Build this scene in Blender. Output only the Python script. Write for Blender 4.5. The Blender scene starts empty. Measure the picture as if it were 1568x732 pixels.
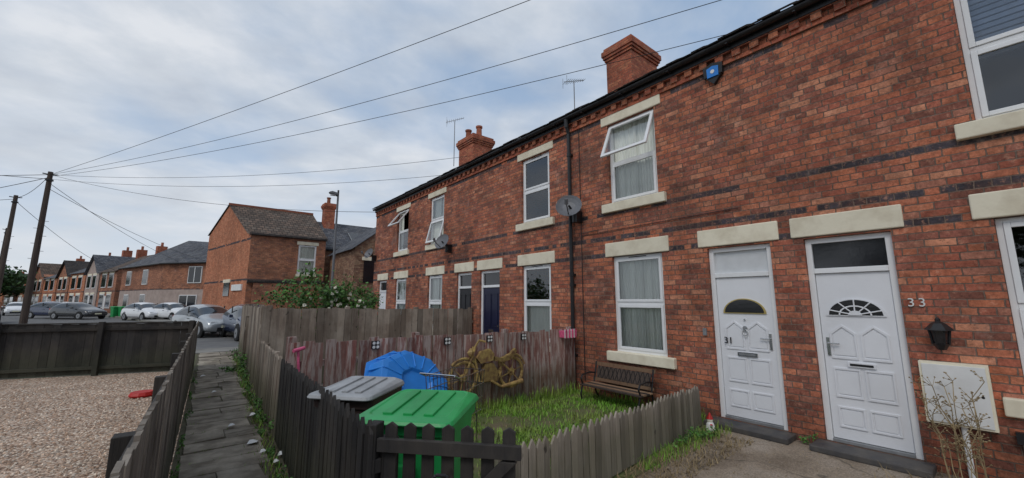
import bpy, math, random
from mathutils import Vector, Matrix
random.seed(7)
R=random.random
def ru(a,b): return a+(b-a)*random.random()
scene=bpy.context.scene
scene.view_settings.view_transform='Standard'
scene.view_settings.look='None'
scene.view_settings.exposure=0

# ------------------------------------------------------------ node helpers
def nd(nt,t,**k):
    n=nt.nodes.new(t)
    for a,b in k.items(): setattr(n,a,b)
    return n
def put(nt,sock,v):
    if isinstance(v,bpy.types.NodeSocket): nt.links.new(v,sock)
    elif v is not None: sock.default_value=v
def mth(nt,op,a,b=None,c=None,clamp=False):
    n=nd(nt,'ShaderNodeMath',operation=op,use_clamp=clamp)
    put(nt,n.inputs[0],a); put(nt,n.inputs[1],b); put(nt,n.inputs[2],c)
    return n.outputs[0]
def mix(nt,f,a,b,mode='MIX'):
    n=nd(nt,'ShaderNodeMixRGB',blend_type=mode)
    put(nt,n.inputs[0],f)
    for i,x in ((1,a),(2,b)):
        if isinstance(x,(tuple,list)): x=tuple(x[:3])+(1,)
        put(nt,n.inputs[i],x)
    return n.outputs[0]
def ramp(nt,f,st,interp='LINEAR'):
    n=nd(nt,'ShaderNodeValToRGB'); cr=n.color_ramp; cr.interpolation=interp
    while len(cr.elements)<len(st): cr.elements.new(0.5)
    for e,(p,c) in zip(cr.elements,st):
        e.position=p
        if not isinstance(c,(tuple,list)): c=(c,c,c)
        e.color=tuple(c[:3])+(1,)
    put(nt,n.inputs[0],f); return n.outputs[0]
def pos(nt,scale=(1,1,1),loc=(0,0,0)):
    g=nd(nt,'ShaderNodeNewGeometry')
    m=nd(nt,'ShaderNodeMapping'); m.inputs['Scale'].default_value=scale; m.inputs['Location'].default_value=loc
    nt.links.new(g.outputs['Position'],m.inputs['Vector']); return m.outputs[0]
def noise(nt,vec,s,detail=4,rough=.55):
    n=nd(nt,'ShaderNodeTexNoise'); put(nt,n.inputs['Vector'],vec)
    n.inputs['Scale'].default_value=s; n.inputs['Detail'].default_value=detail; n.inputs['Roughness'].default_value=rough
    return n.outputs['Fac']
def rnd(nt):
    a=nd(nt,'ShaderNodeAttribute',attribute_name='rnd'); return a.outputs['Fac']
def grey(nt,f):
    cb=nd(nt,'ShaderNodeCombineColor')
    for i in range(3): nt.links.new(f,cb.inputs[i])
    return cb.outputs[0]
def bump(nt,b,h,st,dist=.01):
    n=nd(nt,'ShaderNodeBump'); n.inputs['Strength'].default_value=st; n.inputs['Distance'].default_value=dist
    put(nt,n.inputs['Height'],h); nt.links.new(n.outputs[0],b.inputs['Normal'])
def newmat(name):
    m=bpy.data.materials.new(name); m.use_nodes=True
    return m,m.node_tree,m.node_tree.nodes['Principled BSDF']
def mat(name,col,rough=.7,var=.3,ns=6,bm=.2,metal=0,stretch=(1,1,1),col2=None,rv=.25,spec=.4,lo=.35,hi=.65,coat=0):
    m,nt,b=newmat(name)
    n=noise(nt,pos(nt,stretch),ns,6,.6)
    c2=col2 if col2 else tuple(x*(1-var) for x in col)
    c=ramp(nt,n,[(lo,col),(hi,c2)])
    if rv>0:
        c=mix(nt,1,c,grey(nt,mth(nt,'MULTIPLY_ADD',rnd(nt),2*rv,1-rv)),'MULTIPLY')
    put(nt,b.inputs['Base Color'],c)
    b.inputs['Roughness'].default_value=rough; b.inputs['Metallic'].default_value=metal
    b.inputs['Specular IOR Level'].default_value=spec
    b.inputs['Coat Weight'].default_value=coat
    if bm>0: bump(nt,b,noise(nt,pos(nt,stretch),ns*5,5,.6),bm,.01)
    return m
def woodmat(name,a,b_,mott,algae=.5,rv=.35,peel=None,rough=.92,grain=(26,26,1.2)):
    m,nt,b=newmat(name)
    g=noise(nt,pos(nt,grain),1.6,6,.65)
    c=ramp(nt,g,[(.3,a),(.7,b_)])
    k=noise(nt,pos(nt,(1,1,.7),(3,1,2)),2.2,5,.65)
    c=mix(nt,ramp(nt,k,[(.42,0),(.62,.8)]),c,mott)
    if peel:
        p=noise(nt,pos(nt,(9,9,1.0),(5,2,1)),2.4,7,.7)
        c=mix(nt,ramp(nt,p,[(.46,0),(.56,.85)]),c,peel)
    sp=nd(nt,'ShaderNodeSeparateXYZ'); nt.links.new(pos(nt),sp.inputs[0])
    zz=mth(nt,'SUBTRACT',mth(nt,'ADD',sp.outputs[2],0),mth(nt,'MULTIPLY',k,.6))
    c=mix(nt,mth(nt,'MULTIPLY',ramp(nt,zz,[(.0,1),(.35,0)]),algae),c,(.05,.06,.025))
    c=mix(nt,1,c,grey(nt,mth(nt,'MULTIPLY_ADD',rnd(nt),2*rv,1-rv)),'MULTIPLY')
    kn=noise(nt,pos(nt,(1,1,.5)),14,2,.5); c=mix(nt,ramp(nt,kn,[(.70,0),(.76,.7)]),c,(.02,.016,.014))
    put(nt,b.inputs['Base Color'],c); b.inputs['Roughness'].default_value=rough; b.inputs['Specular IOR Level'].default_value=.25
    bump(nt,b,g,.7,.008); return m
def brickmat(name,pal,mortar=(.25,.19,.15),bands=(),bw=.225,rh=.075,ms=.006,bs=.6,rough=.85,big=.35,bandcol=(.035,.03,.035),squash=1.0,stain=True,old=0):
    m,nt,b=newmat(name)
    g=nd(nt,'ShaderNodeNewGeometry')
    sp=nd(nt,'ShaderNodeSeparateXYZ'); nt.links.new(g.outputs['Position'],sp.inputs[0])
    sn=nd(nt,'ShaderNodeSeparateXYZ'); nt.links.new(g.outputs['Normal'],sn.inputs[0])
    f=mth(nt,'GREATER_THAN',mth(nt,'ABSOLUTE',sn.outputs[0]),mth(nt,'ABSOLUTE',sn.outputs[1]))
    u=mth(nt,'ADD',mth(nt,'MULTIPLY',f,sp.outputs[1]),mth(nt,'MULTIPLY',mth(nt,'SUBTRACT',1,f),sp.outputs[0]))
    wob=mth(nt,'MULTIPLY_ADD',noise(nt,pos(nt),2.5,2),.014,-.007)
    wo2=mth(nt,'MULTIPLY_ADD',noise(nt,pos(nt),22,3),.016,-.008)
    wo3=mth(nt,'MULTIPLY_ADD',noise(nt,pos(nt,(1,1,1),(4,4,4)),25,3),.012,-.006)
    cv=nd(nt,'ShaderNodeCombineXYZ'); nt.links.new(mth(nt,'ADD',mth(nt,'ADD',u,200),wo2),cv.inputs[0]); nt.links.new(mth(nt,'ADD',mth(nt,'ADD',sp.outputs[2],wob),wo3),cv.inputs[1])
    def bt(msz,sm=.1):
        t=nd(nt,'ShaderNodeTexBrick',offset=.5,squash=squash,squash_frequency=4); nt.links.new(cv.outputs[0],t.inputs['Vector'])
        t.inputs['Scale'].default_value=1; t.inputs['Mortar Size'].default_value=msz; t.inputs['Mortar Smooth'].default_value=sm
        t.inputs['Brick Width'].default_value=bw; t.inputs['Row Height'].default_value=rh
        t.inputs['Color1'].default_value=(0,0,0,1); t.inputs['Color2'].default_value=(1,1,1,1); t.inputs['Mortar'].default_value=(.5,.5,.5,1)
        return t
    t=bt(ms,.35); t2=bt(0)
    n=len(pal); c=ramp(nt,t2.outputs['Color'],[(i/n,pal[i]) for i in range(n)],'CONSTANT')
    nb=noise(nt,pos(nt),.55,5,.65)
    nm=noise(nt,pos(nt),34,5,.75)
    nf=noise(nt,pos(nt),5,6,.7)
    if bands:
        mk=None
        for z,h in bands:
            k=mth(nt,'COMPARE',mth(nt,'ADD',sp.outputs[2],wob),z,h)
            mk=k if mk is None else mth(nt,'MAXIMUM',mk,k)
        mk=mth(nt,'MULTIPLY',mk,mth(nt,'GREATER_THAN',t2.outputs['Color'],.12))
        c=mix(nt,mk,c,mix(nt,t2.outputs['Color'],bandcol,tuple(x*2.4 for x in bandcol)))
    if old:
        so_=noise(nt,pos(nt,(1,1,1.6),(7,3,1)),1.1,6,.7)
        c=mix(nt,ramp(nt,so_,[(.47,0),(.66,old)]),c,(.13,.06,.045))
        sp_=noise(nt,pos(nt,(1,1,1),(1,9,4)),16,5,.75)
        c=mix(nt,ramp(nt,sp_,[(.54,0),(.67,.6)]),c,(.52,.26,.17))
        dk=noise(nt,pos(nt,(1,1,1),(8,2,6)),20,5,.8)
        c=mix(nt,ramp(nt,dk,[(.56,0),(.68,.75)]),c,(.07,.035,.028))
    mo=mix(nt,ramp(nt,nf,[(.35,0),(.65,1)]),mortar,tuple(x*.35 for x in mortar))
    c=mix(nt,t.outputs['Fac'],c,mo)
    if old:
        ef=noise(nt,pos(nt,(1,1,.8),(2,6,9)),1.7,7,.75)
        c=mix(nt,ramp(nt,ef,[(.58,0),(.76,.45)]),c,(.5,.4,.33))
    c=mix(nt,1,c,ramp(nt,nb,[(.3,1-big),(.5,1),(.72,1+big*.4)]),'MULTIPLY')
    c=mix(nt,1,c,ramp(nt,nf,[(.3,.58),(.55,1.05),(.75,1.3)]),'MULTIPLY')
    c=mix(nt,1,c,ramp(nt,nm,[(.25,.58),(.7,1.32)]),'MULTIPLY')
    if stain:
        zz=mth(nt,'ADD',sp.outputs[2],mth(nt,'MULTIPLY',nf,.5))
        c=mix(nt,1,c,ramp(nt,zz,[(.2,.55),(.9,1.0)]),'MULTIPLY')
    put(nt,b.inputs['Base Color'],c)
    b.inputs['Roughness'].default_value=rough; b.inputs['Specular IOR Level'].default_value=.25
    h=mth(nt,'ADD',mth(nt,'MULTIPLY',mth(nt,'SUBTRACT',1,t.outputs['Fac']),1),mth(nt,'ADD',mth(nt,'MULTIPLY',nm,.9),mth(nt,'MULTIPLY',t2.outputs['Color'],.35)))
    bump(nt,b,h,bs,.009)
    return m
def glassmat(name,tint=(.97,.98,.98),add=.06,mul=1.0):
    m=bpy.data.materials.new(name); m.use_nodes=True; nt=m.node_tree; nt.nodes.clear()
    o=nd(nt,'ShaderNodeOutputMaterial'); tr=nd(nt,'ShaderNodeBsdfTransparent'); gl=nd(nt,'ShaderNodeBsdfGlossy')
    tr.inputs[0].default_value=tint+(1,); gl.inputs['Roughness'].default_value=.02; gl.inputs[0].default_value=(.95,.97,1,1)
    fr=nd(nt,'ShaderNodeFresnel'); fr.inputs[0].default_value=1.5
    bp=nd(nt,'ShaderNodeBump'); bp.inputs['Strength'].default_value=.06; bp.inputs['Distance'].default_value=.05
    nt.links.new(noise(nt,pos(nt),2.5,1),bp.inputs['Height']); nt.links.new(bp.outputs[0],gl.inputs['Normal'])
    mx=nd(nt,'ShaderNodeMixShader'); nt.links.new(mth(nt,'MULTIPLY_ADD',fr.outputs[0],mul,add,clamp=True),mx.inputs[0])
    nt.links.new(tr.outputs[0],mx.inputs[1]); nt.links.new(gl.outputs[0],mx.inputs[2]); nt.links.new(mx.outputs[0],o.inputs[0])
    return m
# ------------------------------------------------------------ mesh builder
class MB:
    def __init__(s,M=None): s.v=[];s.f=[];s.m=[];s.r=[];s.mats=[];s.M=M or Matrix()
    def mi(s,m):
        if m not in s.mats: s.mats.append(m)
        return s.mats.index(m)
    def raw(s,pts,faces,m,L=None,r=None):
        T=s.M@L if L is not None else s.M
        o=len(s.v); s.v+= [tuple(T@Vector(p)) for p in pts]
        k=s.mi(m); r=R() if r is None else r
        for f in faces: s.f.append(tuple(o+i for i in f)); s.m.append(k); s.r.append(r)
    def poly(s,pts,m,L=None): s.raw(pts,[tuple(range(len(pts)))],m,L)
    def box(s,x0,x1,y0,y1,z0,z1,m,L=None):
        s.raw([(x0,y0,z0),(x1,y0,z0),(x1,y1,z0),(x0,y1,z0),(x0,y0,z1),(x1,y0,z1),(x1,y1,z1),(x0,y1,z1)],
              [(0,3,2,1),(4,5,6,7),(0,1,5,4),(1,2,6,5),(2,3,7,6),(3,0,4,7)],m,L)
    def xz(s,pts,y0,y1,m,L=None):
        n=len(pts)
        P=[(x,y0,z) for x,z in pts]+[(x,y1,z) for x,z in pts]
        F=[tuple(range(n)),tuple(range(2*n-1,n-1,-1))]+[(i,n+i,n+(i+1)%n,(i+1)%n) for i in range(n)]
        s.raw(P,F,m,L)
    def xy(s,pts,z0,z1,m,L=None):
        n=len(pts)
        P=[(x,y,z0) for x,y in pts]+[(x,y,z1) for x,y in pts]
        F=[tuple(range(n-1,-1,-1)),tuple(range(n,2*n))]+[(i,(i+1)%n,n+(i+1)%n,n+i) for i in range(n)]
        s.raw(P,F,m,L)
    def cyl(s,p0,p1,r0,m,r1=None,n=10,L=None):
        r1=r0 if r1 is None else r1
        p0=Vector(p0);p1=Vector(p1);d=(p1-p0).normalized()
        a=d.orthogonal().normalized(); b=d.cross(a)
        P=[];
        for p,r in((p0,r0),(p1,r1)):
            for i in range(n):
                t=2*math.pi*i/n; P.append(tuple(p+a*math.cos(t)*r+b*math.sin(t)*r))
        F=[(i,(i+1)%n,n+(i+1)%n,n+i) for i in range(n)]+[tuple(range(n-1,-1,-1)),tuple(range(n,2*n))]
        s.raw(P,F,m,L)
    def tube(s,pts,r,m,n=6,L=None):
        for a,b in zip(pts[:-1],pts[1:]): s.cyl(a,b,r,m,n=n,L=L)
    def lathe(s,prof,c,m,n=14,L=None):
        P=[];F=[]
        for r,z in prof:
            for i in range(n):
                t=2*math.pi*i/n; P.append((c[0]+r*math.cos(t),c[1]+r*math.sin(t),c[2]+z))
        for j in range(len(prof)-1):
            for i in range(n):
                F.append((j*n+i,j*n+(i+1)%n,(j+1)*n+(i+1)%n,(j+1)*n+i))
        s.raw(P,F,m,L)
    def build(s,name,parent=None,bevel=0,smooth=False,sub=0):
        me=bpy.data.meshes.new(name); me.from_pydata(s.v,[],s.f)
        for m in s.mats: me.materials.append(m)
        me.polygons.foreach_set('material_index',s.m)
        at=me.attributes.new('rnd','FLOAT','FACE'); at.data.foreach_set('value',s.r)
        if smooth: me.polygons.foreach_set('use_smooth',[True]*len(s.f))
        me.update()
        o=bpy.data.objects.new(name,me); scene.collection.objects.link(o)
        if bevel>0:
            b=o.modifiers.new('bev','BEVEL'); b.width=bevel; b.segments=2; b.limit_method='ANGLE'
        if sub:
            w=o.modifiers.new('sub','SUBSURF'); w.levels=sub; w.render_levels=sub
        if parent is not None:
            o.parent=parent; o.matrix_parent_inverse=Matrix.Translation(parent.location).inverted()
        return o
def group(name,loc=(0,0,0)):
    e=bpy.data.objects.new(name,None); e.location=loc; e.empty_display_size=.3
    scene.collection.objects.link(e); return e
def frame(pl,pr,z=0):
    pl=Vector((pl[0],pl[1],z)); pr=Vector((pr[0],pr[1],z)); x=(pr-pl).normalized(); y=Vector((0,0,1)).cross(x)
    M=Matrix.Identity(4)
    for i in range(3): M[i][0]=x[i];M[i][1]=y[i];M[i][2]=(0,0,1)[i];M[i][3]=pl[i]
    return M,(pr-pl).length
# ------------------------------------------------------------ materials
PAL=[(.43,.14,.078),(.50,.18,.10),(.34,.105,.065),(.47,.16,.09),(.55,.235,.14),(.38,.12,.075),(.22,.085,.06),(.50,.17,.095),(.34,.12,.08),(.45,.15,.08),(.40,.165,.11),(.28,.10,.07)]
BRICK=brickmat('terrace_brick',PAL,(.27,.19,.15),bands=[(2.4375,.0375),(2.7375,.0375),(3.1875,.0375),(4.9875,.0375)],squash=.5,ms=.0065,old=.7,bs=.9,big=.42)
BRICK_P=brickmat('chimney_brick',[(.44,.13,.07),(.40,.11,.06),(.48,.17,.09),(.35,.1,.06)],(.28,.18,.13),stain=False,old=.3)
BRICK_B=brickmat('corner_brick',[(.42,.17,.095),(.35,.14,.08),(.47,.21,.12),(.28,.12,.08),(.39,.16,.09)],(.26,.19,.14),bands=[(2.7375,.08)],ms=.007,old=.5)
BRICK_G=brickmat('gable_brick',[(.50,.19,.10),(.45,.165,.085),(.53,.22,.12)],(.34,.21,.14),bands=[(2.8,.06),(5.1,.06)],ms=.005)
BRICK_D=brickmat('old_brick',[(.25,.13,.08),(.3,.18,.11),(.2,.1,.07),(.34,.22,.14)],(.22,.18,.14),old=.4)
TILE=brickmat('dark_roof_tile',[(.05,.045,.045),(.07,.06,.055),(.04,.038,.038),(.06,.05,.045)],(.015,.015,.015),bw=.2,rh=.14,ms=.01,stain=False)
TILE_B=brickmat('brown_roof_tile',[(.12,.085,.065),(.15,.105,.08),(.095,.07,.055),(.13,.1,.08)],(.03,.025,.02),bw=.28,rh=.19,ms=.02,stain=False)
SLATE=brickmat('slate_roof',[(.10,.105,.12),(.13,.135,.145),(.08,.085,.1),(.12,.12,.13)],(.03,.03,.035),bw=.3,rh=.16,ms=.012,stain=False)
STONE=mat('painted_stone',(.78,.72,.57),.8,0,3.5,.3,rv=.05,col2=(.60,.53,.40),lo=.45,hi=.75)
RENDER=mat('pinkish_render',(.42,.33,.29),.9,.25,2,.3,rv=0)
UPVC=mat('white_upvc',(.80,.81,.82),.35,.07,3,.02,rv=.03,spec=.5)
DOORW=mat('white_door',(.76,.77,.80),.4,.08,2,.03,rv=0)
NAVY=mat('navy_door',(.015,.018,.05),.35,.2,3,.02,rv=0)
BLACKD=mat('black_door',(.02,.02,.024),.4,.2,3,.02,rv=0)
GLASS=glassmat('window_glass'); 
CARG=mat('car_glass',(.02,.025,.03),.06,.2,2,0,rv=0,spec=.8)
DARKG=mat('dark_door_glass',(.015,.016,.02),.08,.2,4,.05,rv=0,spec=.7)
FROST=mat('frosted_glass',(.62,.64,.66),.3,.1,8,.1,rv=0,spec=.6)
CURT=mat('net_curtain',(.90,.93,.86),.9,.15,3,.1,stretch=(1,3,.25),rv=0)
CURT2=mat('blue_blind',(.42,.52,.68),.8,.2,3,.1,rv=.15)
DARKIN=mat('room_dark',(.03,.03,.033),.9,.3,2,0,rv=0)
BLK=mat('black_plastic',(.018,.018,.02),.4,.3,10,.05,rv=0)
PVCGREY=mat('grey_metal',(.3,.31,.32),.45,.3,8,.05,rv=.1,metal=.3)
DISH=mat('dish_grey',(.16,.165,.18),.5,.2,8,.05,rv=0)
CHROME=mat('chrome',(.6,.6,.6),.25,.1,8,0,metal=1,rv=0)
GOLD=mat('brass_trim',(.55,.42,.15),.4,.2,8,0,metal=.6,rv=0)
CLAY=mat('clay_pot',(.35,.12,.07),.85,.3,8,.2)
STEP=mat('dark_step',(.045,.045,.05),.6,0,5,.2,col2=(.10,.09,.08))
WGREY=woodmat('weathered_wood',(.26,.21,.165),(.13,.10,.08),(.33,.285,.235),.6)
WGREY2=woodmat('weathered_picket',(.38,.33,.28),(.20,.17,.14),(.27,.225,.18),.5,rv=.3)
WPATH=woodmat('fence_grey_brown',(.19,.16,.13),(.085,.07,.06),(.25,.22,.185),.5)
WRED=woodmat('peeling_red_fence',(.24,.095,.08),(.15,.065,.055),(.28,.17,.145),.5,peel=(.42,.35,.32),rv=.32)
WBLK=woodmat('black_fence_paint',(.022,.021,.022),(.035,.032,.03),(.06,.052,.045),.3,rv=.3,rough=.7)
WTAN=woodmat('tan_board',(.30,.18,.11),(.17,.10,.065),(.25,.16,.10),.1)
BINGREEN=mat('green_bin',(.02,.34,.09),.42,.25,4,.06,rv=.05,spec=.5)
BINGREY=mat('grey_bin_lid',(.36,.37,.38),.5,.3,5,.08,rv=.05)
BINBR=mat('dark_bin',(.055,.036,.032),.5,.3,5,.08,rv=.05)
BLUE=mat('blue_plastic',(.02,.22,.68),.4,.2,4,.05,rv=.08,spec=.5)
WIREM=mat('overhead_cable',(.03,.03,.03),.7,.1,3,0,rv=0)
POLEW=mat('pole_wood',(.075,.055,.045),.9,.4,3,.3,stretch=(5,5,.5))
RED=mat('red_plastic',(.5,.02,.015),.5,.2,5,0,rv=0)
PINK=mat('pink_plastic',(.7,.12,.25),.5,.3,20,0,rv=.3)
WHITE=mat('white_paint',(.75,.75,.74),.6,.1,5,.05,rv=.05)
TYRE=mat('tyre',(.02,.02,.02),.8,.2,10,0,rv=0)
OLIVE=mat('rusty_olive_metal',(.42,.30,.10),.6,0,14,.2,col2=(.17,.09,.045),rv=.3)
LEAF=mat('bush_leaf',(.075,.19,.03),.6,.5,8,0,rv=.5)
LEAF2=mat('tree_leaf',(.035,.085,.02),.6,.5,1.5,0,rv=.5)
GRASSB=mat('grass_blade',(.15,.36,.03),.6,0,1.6,0,rv=.4,col2=(.23,.29,.06))
DRY=mat('dry_straw',(.32,.24,.13),.9,.4,8,0,rv=.4)
BARK=mat('bark',(.1,.07,.05),.95,.4,6,.5)
PETAL=mat('white_petal',(.80,.78,.66),.7,.1,8,0,rv=.15)
ASPH=mat('asphalt',(.10,.10,.102),.9,0,1.2,.4,col2=(.15,.147,.142),rv=0)
PAVE=mat('pavement_concrete',(.24,.23,.21),.9,.3,1.5,.3,rv=.1)
EARTH=mat('earth_ground',(.13,.105,.075),.95,0,1.2,.5,col2=(.07,.09,.03),rv=0)
LAWN=mat('lawn_soil',(.08,.13,.028),.95,0,2.2,.6,col2=(.15,.12,.075),rv=0)
SLAB=mat('path_slab',(.33,.29,.235),.92,0,3.2,.8,col2=(.16,.135,.105),rv=.2,lo=.38,hi=.6)
JOINT=mat('path_joint_moss',(.10,.09,.055),.95,.4,5,.5,rv=0)
def gravelmat(name,cols,sc,bst=1.0):
    m,nt,b=newmat(name)
    v=nd(nt,'ShaderNodeTexVoronoi'); nt.links.new(pos(nt),v.inputs['Vector']); v.inputs['Scale'].default_value=sc
    sp=nd(nt,'ShaderNodeSeparateColor'); nt.links.new(v.outputs['Color'],sp.inputs[0])
    n=len(cols); c=ramp(nt,sp.outputs[0],[(i/n,cols[i]) for i in range(n)],'CONSTANT')
    c=mix(nt,1,c,ramp(nt,v.outputs['Distance'],[(.0,1.1),(.5,.8),(.8,.3)]),'MULTIPLY')
    c=mix(nt,1,c,ramp(nt,noise(nt,pos(nt),1.3,4),[(.3,.8),(.65,1.1)]),'MULTIPLY')
    put(nt,b.inputs['Base Color'],c); b.inputs['Roughness'].default_value=.9; b.inputs['Specular IOR Level'].default_value=.2
    bump(nt,b,mth(nt,'SUBTRACT',1,v.outputs['Distance']),bst,.012); return m
GRAV=gravelmat('gravel_stones',[(.58,.41,.30),(.70,.55,.43),(.43,.28,.19),(.80,.68,.56),(.60,.43,.32),(.35,.23,.165),(.65,.48,.36)],40)
def concmat():
    m,nt,b=newmat('worn_concrete')
    a=noise(nt,pos(nt),1.6,6,.65); c=ramp(nt,a,[(.3,(.16,.12,.085)),(.5,(.30,.24,.18)),(.7,(.38,.32,.26))])
    s=noise(nt,pos(nt),60,3,.8); c=mix(nt,1,c,ramp(nt,s,[(.3,.5),(.6,1.1),(.75,1.6)]),'MULTIPLY')
    ed=nd(nt,'ShaderNodeTexVoronoi',feature='DISTANCE_TO_EDGE'); ed.inputs['Scale'].default_value=.9
    wv=nd(nt,'ShaderNodeMixRGB',blend_type='ADD'); wv.inputs[0].default_value=.35
    nz=nd(nt,'ShaderNodeTexNoise'); nz.inputs['Scale'].default_value=3; nt.links.new(pos(nt),nz.inputs['Vector']); nt.links.new(pos(nt),wv.inputs[1]); nt.links.new(nz.outputs['Color'],wv.inputs[2]); nt.links.new(wv.outputs[0],ed.inputs['Vector'])
    c=mix(nt,ramp(nt,ed.outputs['Distance'],[(.0,.7),(.012,0)]),c,(.05,.045,.035))
    put(nt,b.inputs['Base Color'],c); b.inputs['Roughness'].default_value=.92
    bump(nt,b,mth(nt,'ADD',s,a),.6,.012); return m
CONC=concmat()
# ------------------------------------------------------------ world & sun
w=bpy.data.worlds.new('World'); scene.world=w; w.use_nodes=True; nt=w.node_tree
bg=nt.nodes['Background']; bg.inputs['Strength'].default_value=.1
sky=nd(nt,'ShaderNodeTexSky',sky_type='NISHITA',sun_disc=False); sky.sun_elevation=math.radians(49); sky.sun_rotation=math.radians(247)
tc=nd(nt,'ShaderNodeTexCoord'); sx=nd(nt,'ShaderNodeSeparateXYZ'); nt.links.new(tc.outputs['Generated'],sx.inputs[0])
zz=mth(nt,'ADD',mth(nt,'MAXIMUM',sx.outputs[2],0),.22)
cv=nd(nt,'ShaderNodeCombineXYZ'); nt.links.new(mth(nt,'DIVIDE',sx.outputs[0],zz),cv.inputs[0]); nt.links.new(mth(nt,'DIVIDE',sx.outputs[1],zz),cv.inputs[1])
mp=nd(nt,'ShaderNodeMapping'); mp.inputs['Rotation'].default_value=(0,0,.5); mp.inputs['Scale'].default_value=(1.0,1.2,1); mp.inputs['Location'].default_value=(3.1,1.7,0); nt.links.new(cv.outputs[0],mp.inputs[0])
def wn(s,d,r,dist=0):
    n1=nd(nt,'ShaderNodeTexNoise'); nt.links.new(mp.outputs[0],n1.inputs['Vector']); n1.inputs['Scale'].default_value=s; n1.inputs['Detail'].default_value=d; n1.inputs['Roughness'].default_value=r; n1.inputs['Distortion'].default_value=dist
    return n1.outputs['Fac']
na=wn(1.5,7,.5,.2); nb_=wn(3.2,7,.55,.1)
cl=ramp(nt,nb_,[(.32,(4.9,5.4,6.2)),(.5,(6.0,6.5,7.2)),(.66,(7.4,7.7,8.2))])
skyc=mix(nt,.6,sky.outputs[0],(3.6,5.4,8.0))
f=ramp(nt,na,[(.36,.2),(.52,.8),(.64,1)])
c=mix(nt,f,skyc,cl)
hz=ramp(nt,sx.outputs[2],[(0,1),(.2,.35),(.5,0)])
c=mix(nt,hz,c,(7.1,7.5,8.0))
nt.links.new(c,bg.inputs['Color'])
sd=bpy.data.lights.new('sun','SUN'); sd.energy=1.0; sd.angle=math.radians(20); sd.color=(1,.95,.88)
so=bpy.data.objects.new('sun',sd); scene.collection.objects.link(so)
so.rotation_euler=Vector((.60,.26,-.75)).to_track_quat('-Z','Y').to_euler()
# camera
cd=bpy.data.cameras.new('camera'); cd.sensor_width=36; cd.lens=610/1568*36; cd.clip_end=3000; cd.clip_start=.02
co=bpy.data.objects.new('camera',cd); scene.collection.objects.link(co); co.location=(0,0,1.64)
co.rotation_euler=(math.radians(98.76),0,math.radians(-39.05)); scene.camera=co

# ------------------------------------------------------------ facade components
def arch(cx,z0,r,n=14,a0=0,a1=math.pi,rz=None):
    rz=rz or r
    return [(cx+r*math.cos(a0+(a1-a0)*i/n),z0+rz*math.sin(a0+(a1-a0)*i/n)) for i in range(n+1)]
def sash(mb,u0,u1,z0,z1,y,fw=.05,L=None,th=.035,glass=GLASS):
    mb.box(u0,u0+fw,y,y+th,z0,z1,UPVC,L); mb.box(u1-fw,u1,y,y+th,z0,z1,UPVC,L)
    mb.box(u0+fw,u1-fw,y,y+th,z0,z0+fw,UPVC,L); mb.box(u0+fw,u1-fw,y,y+th,z1-fw,z1,UPVC,L)
    mb.poly([(u0+fw,y+th*.6,z0+fw),(u1-fw,y+th*.6,z0+fw),(u1-fw,y+th*.6,z1-fw),(u0+fw,y+th*.6,z1-fw)],glass,L)
def window(M,par,name,u0,u1,z0,z1,style='curtain',tilt=0,open_half='top',split=.5,simple=False):
    mb=MB(M); e=.003; y=.055; fo=.045
    a,b,c,d=u0+e,u1-e,z0+e,z1-e
    mb.box(a,a+fo,y,y+.07,c,d,UPVC); mb.box(b-fo,b,y,y+.07,c,d,UPVC)
    mb.box(a+fo,b-fo,y,y+.07,c,c+fo,UPVC); mb.box(a+fo,b-fo,y,y+.07,d-fo,d,UPVC)
    zm=c+(d-c)*split
    mb.box(a+fo,b-fo,y,y+.07,zm-.025,zm+.025,UPVC)
    mb.box((a+b)/2-.17,(a+b)/2+.17,y-.008,y,d-.032,d-.018,BLK)
    for k,(p,q) in enumerate(((c+fo,zm-.025),(zm+.025,d-fo))):
        L=None
        if tilt and ((k==1)==(open_half=='top')):
            L=Matrix.Translation((0,y,q))@Matrix.Rotation(math.radians(-tilt),4,'X')@Matrix.Translation((0,-y,-q))
            sash(mb,a+fo-.03,b-fo+.03,p-.02,q,y-.03,.055,L)
        else: sash(mb,a+fo,b-fo,p,q,y-.012,.045)
    mb.build(name,par,bevel=0 if simple else .004)
    mb=MB(M)
    if style in('curtain','blind','half','low'):
        yy=.155; n=70; cm=CURT2 if style=='blind' else CURT
        if style=='blind':
            z=z0+.45*(z1-z0)
            while z<z1: mb.box(u0-.1,u1+.1,yy,yy+.03,z,z+.045,cm); z+=.06
        else:
            W_=u1-u0
            parts={'curtain':[(u0-.05,u0+W_*.52,0),(u0+W_*.5,u1+.05,.03)],'half':[(u0-.1,u0+.22*W_,0)],'low':[(u0-.1,u1+.1,0)]}[style]
            ztop=z1+.1 if style!='low' else (z0+z1)/2
            for (s0,s1,oy) in parts:
                P=[];F=[]; ph=R()*6
                for i in range(n+1):
                    uu=s0+(s1-s0)*i/n; dy=.013*math.sin(i*.85+ph)+.009*math.sin(i*.37+ph*2)
                    P+=[(uu,yy+oy+dy,z0-.1),(uu,yy+oy+dy*.6,ztop)]
                for i in range(n): F.append((2*i,2*i+2,2*i+3,2*i+1))
                mb.raw(P,F,cm)
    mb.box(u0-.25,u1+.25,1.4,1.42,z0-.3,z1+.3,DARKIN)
    mb.build(name+'_interior',par,smooth=False)
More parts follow.
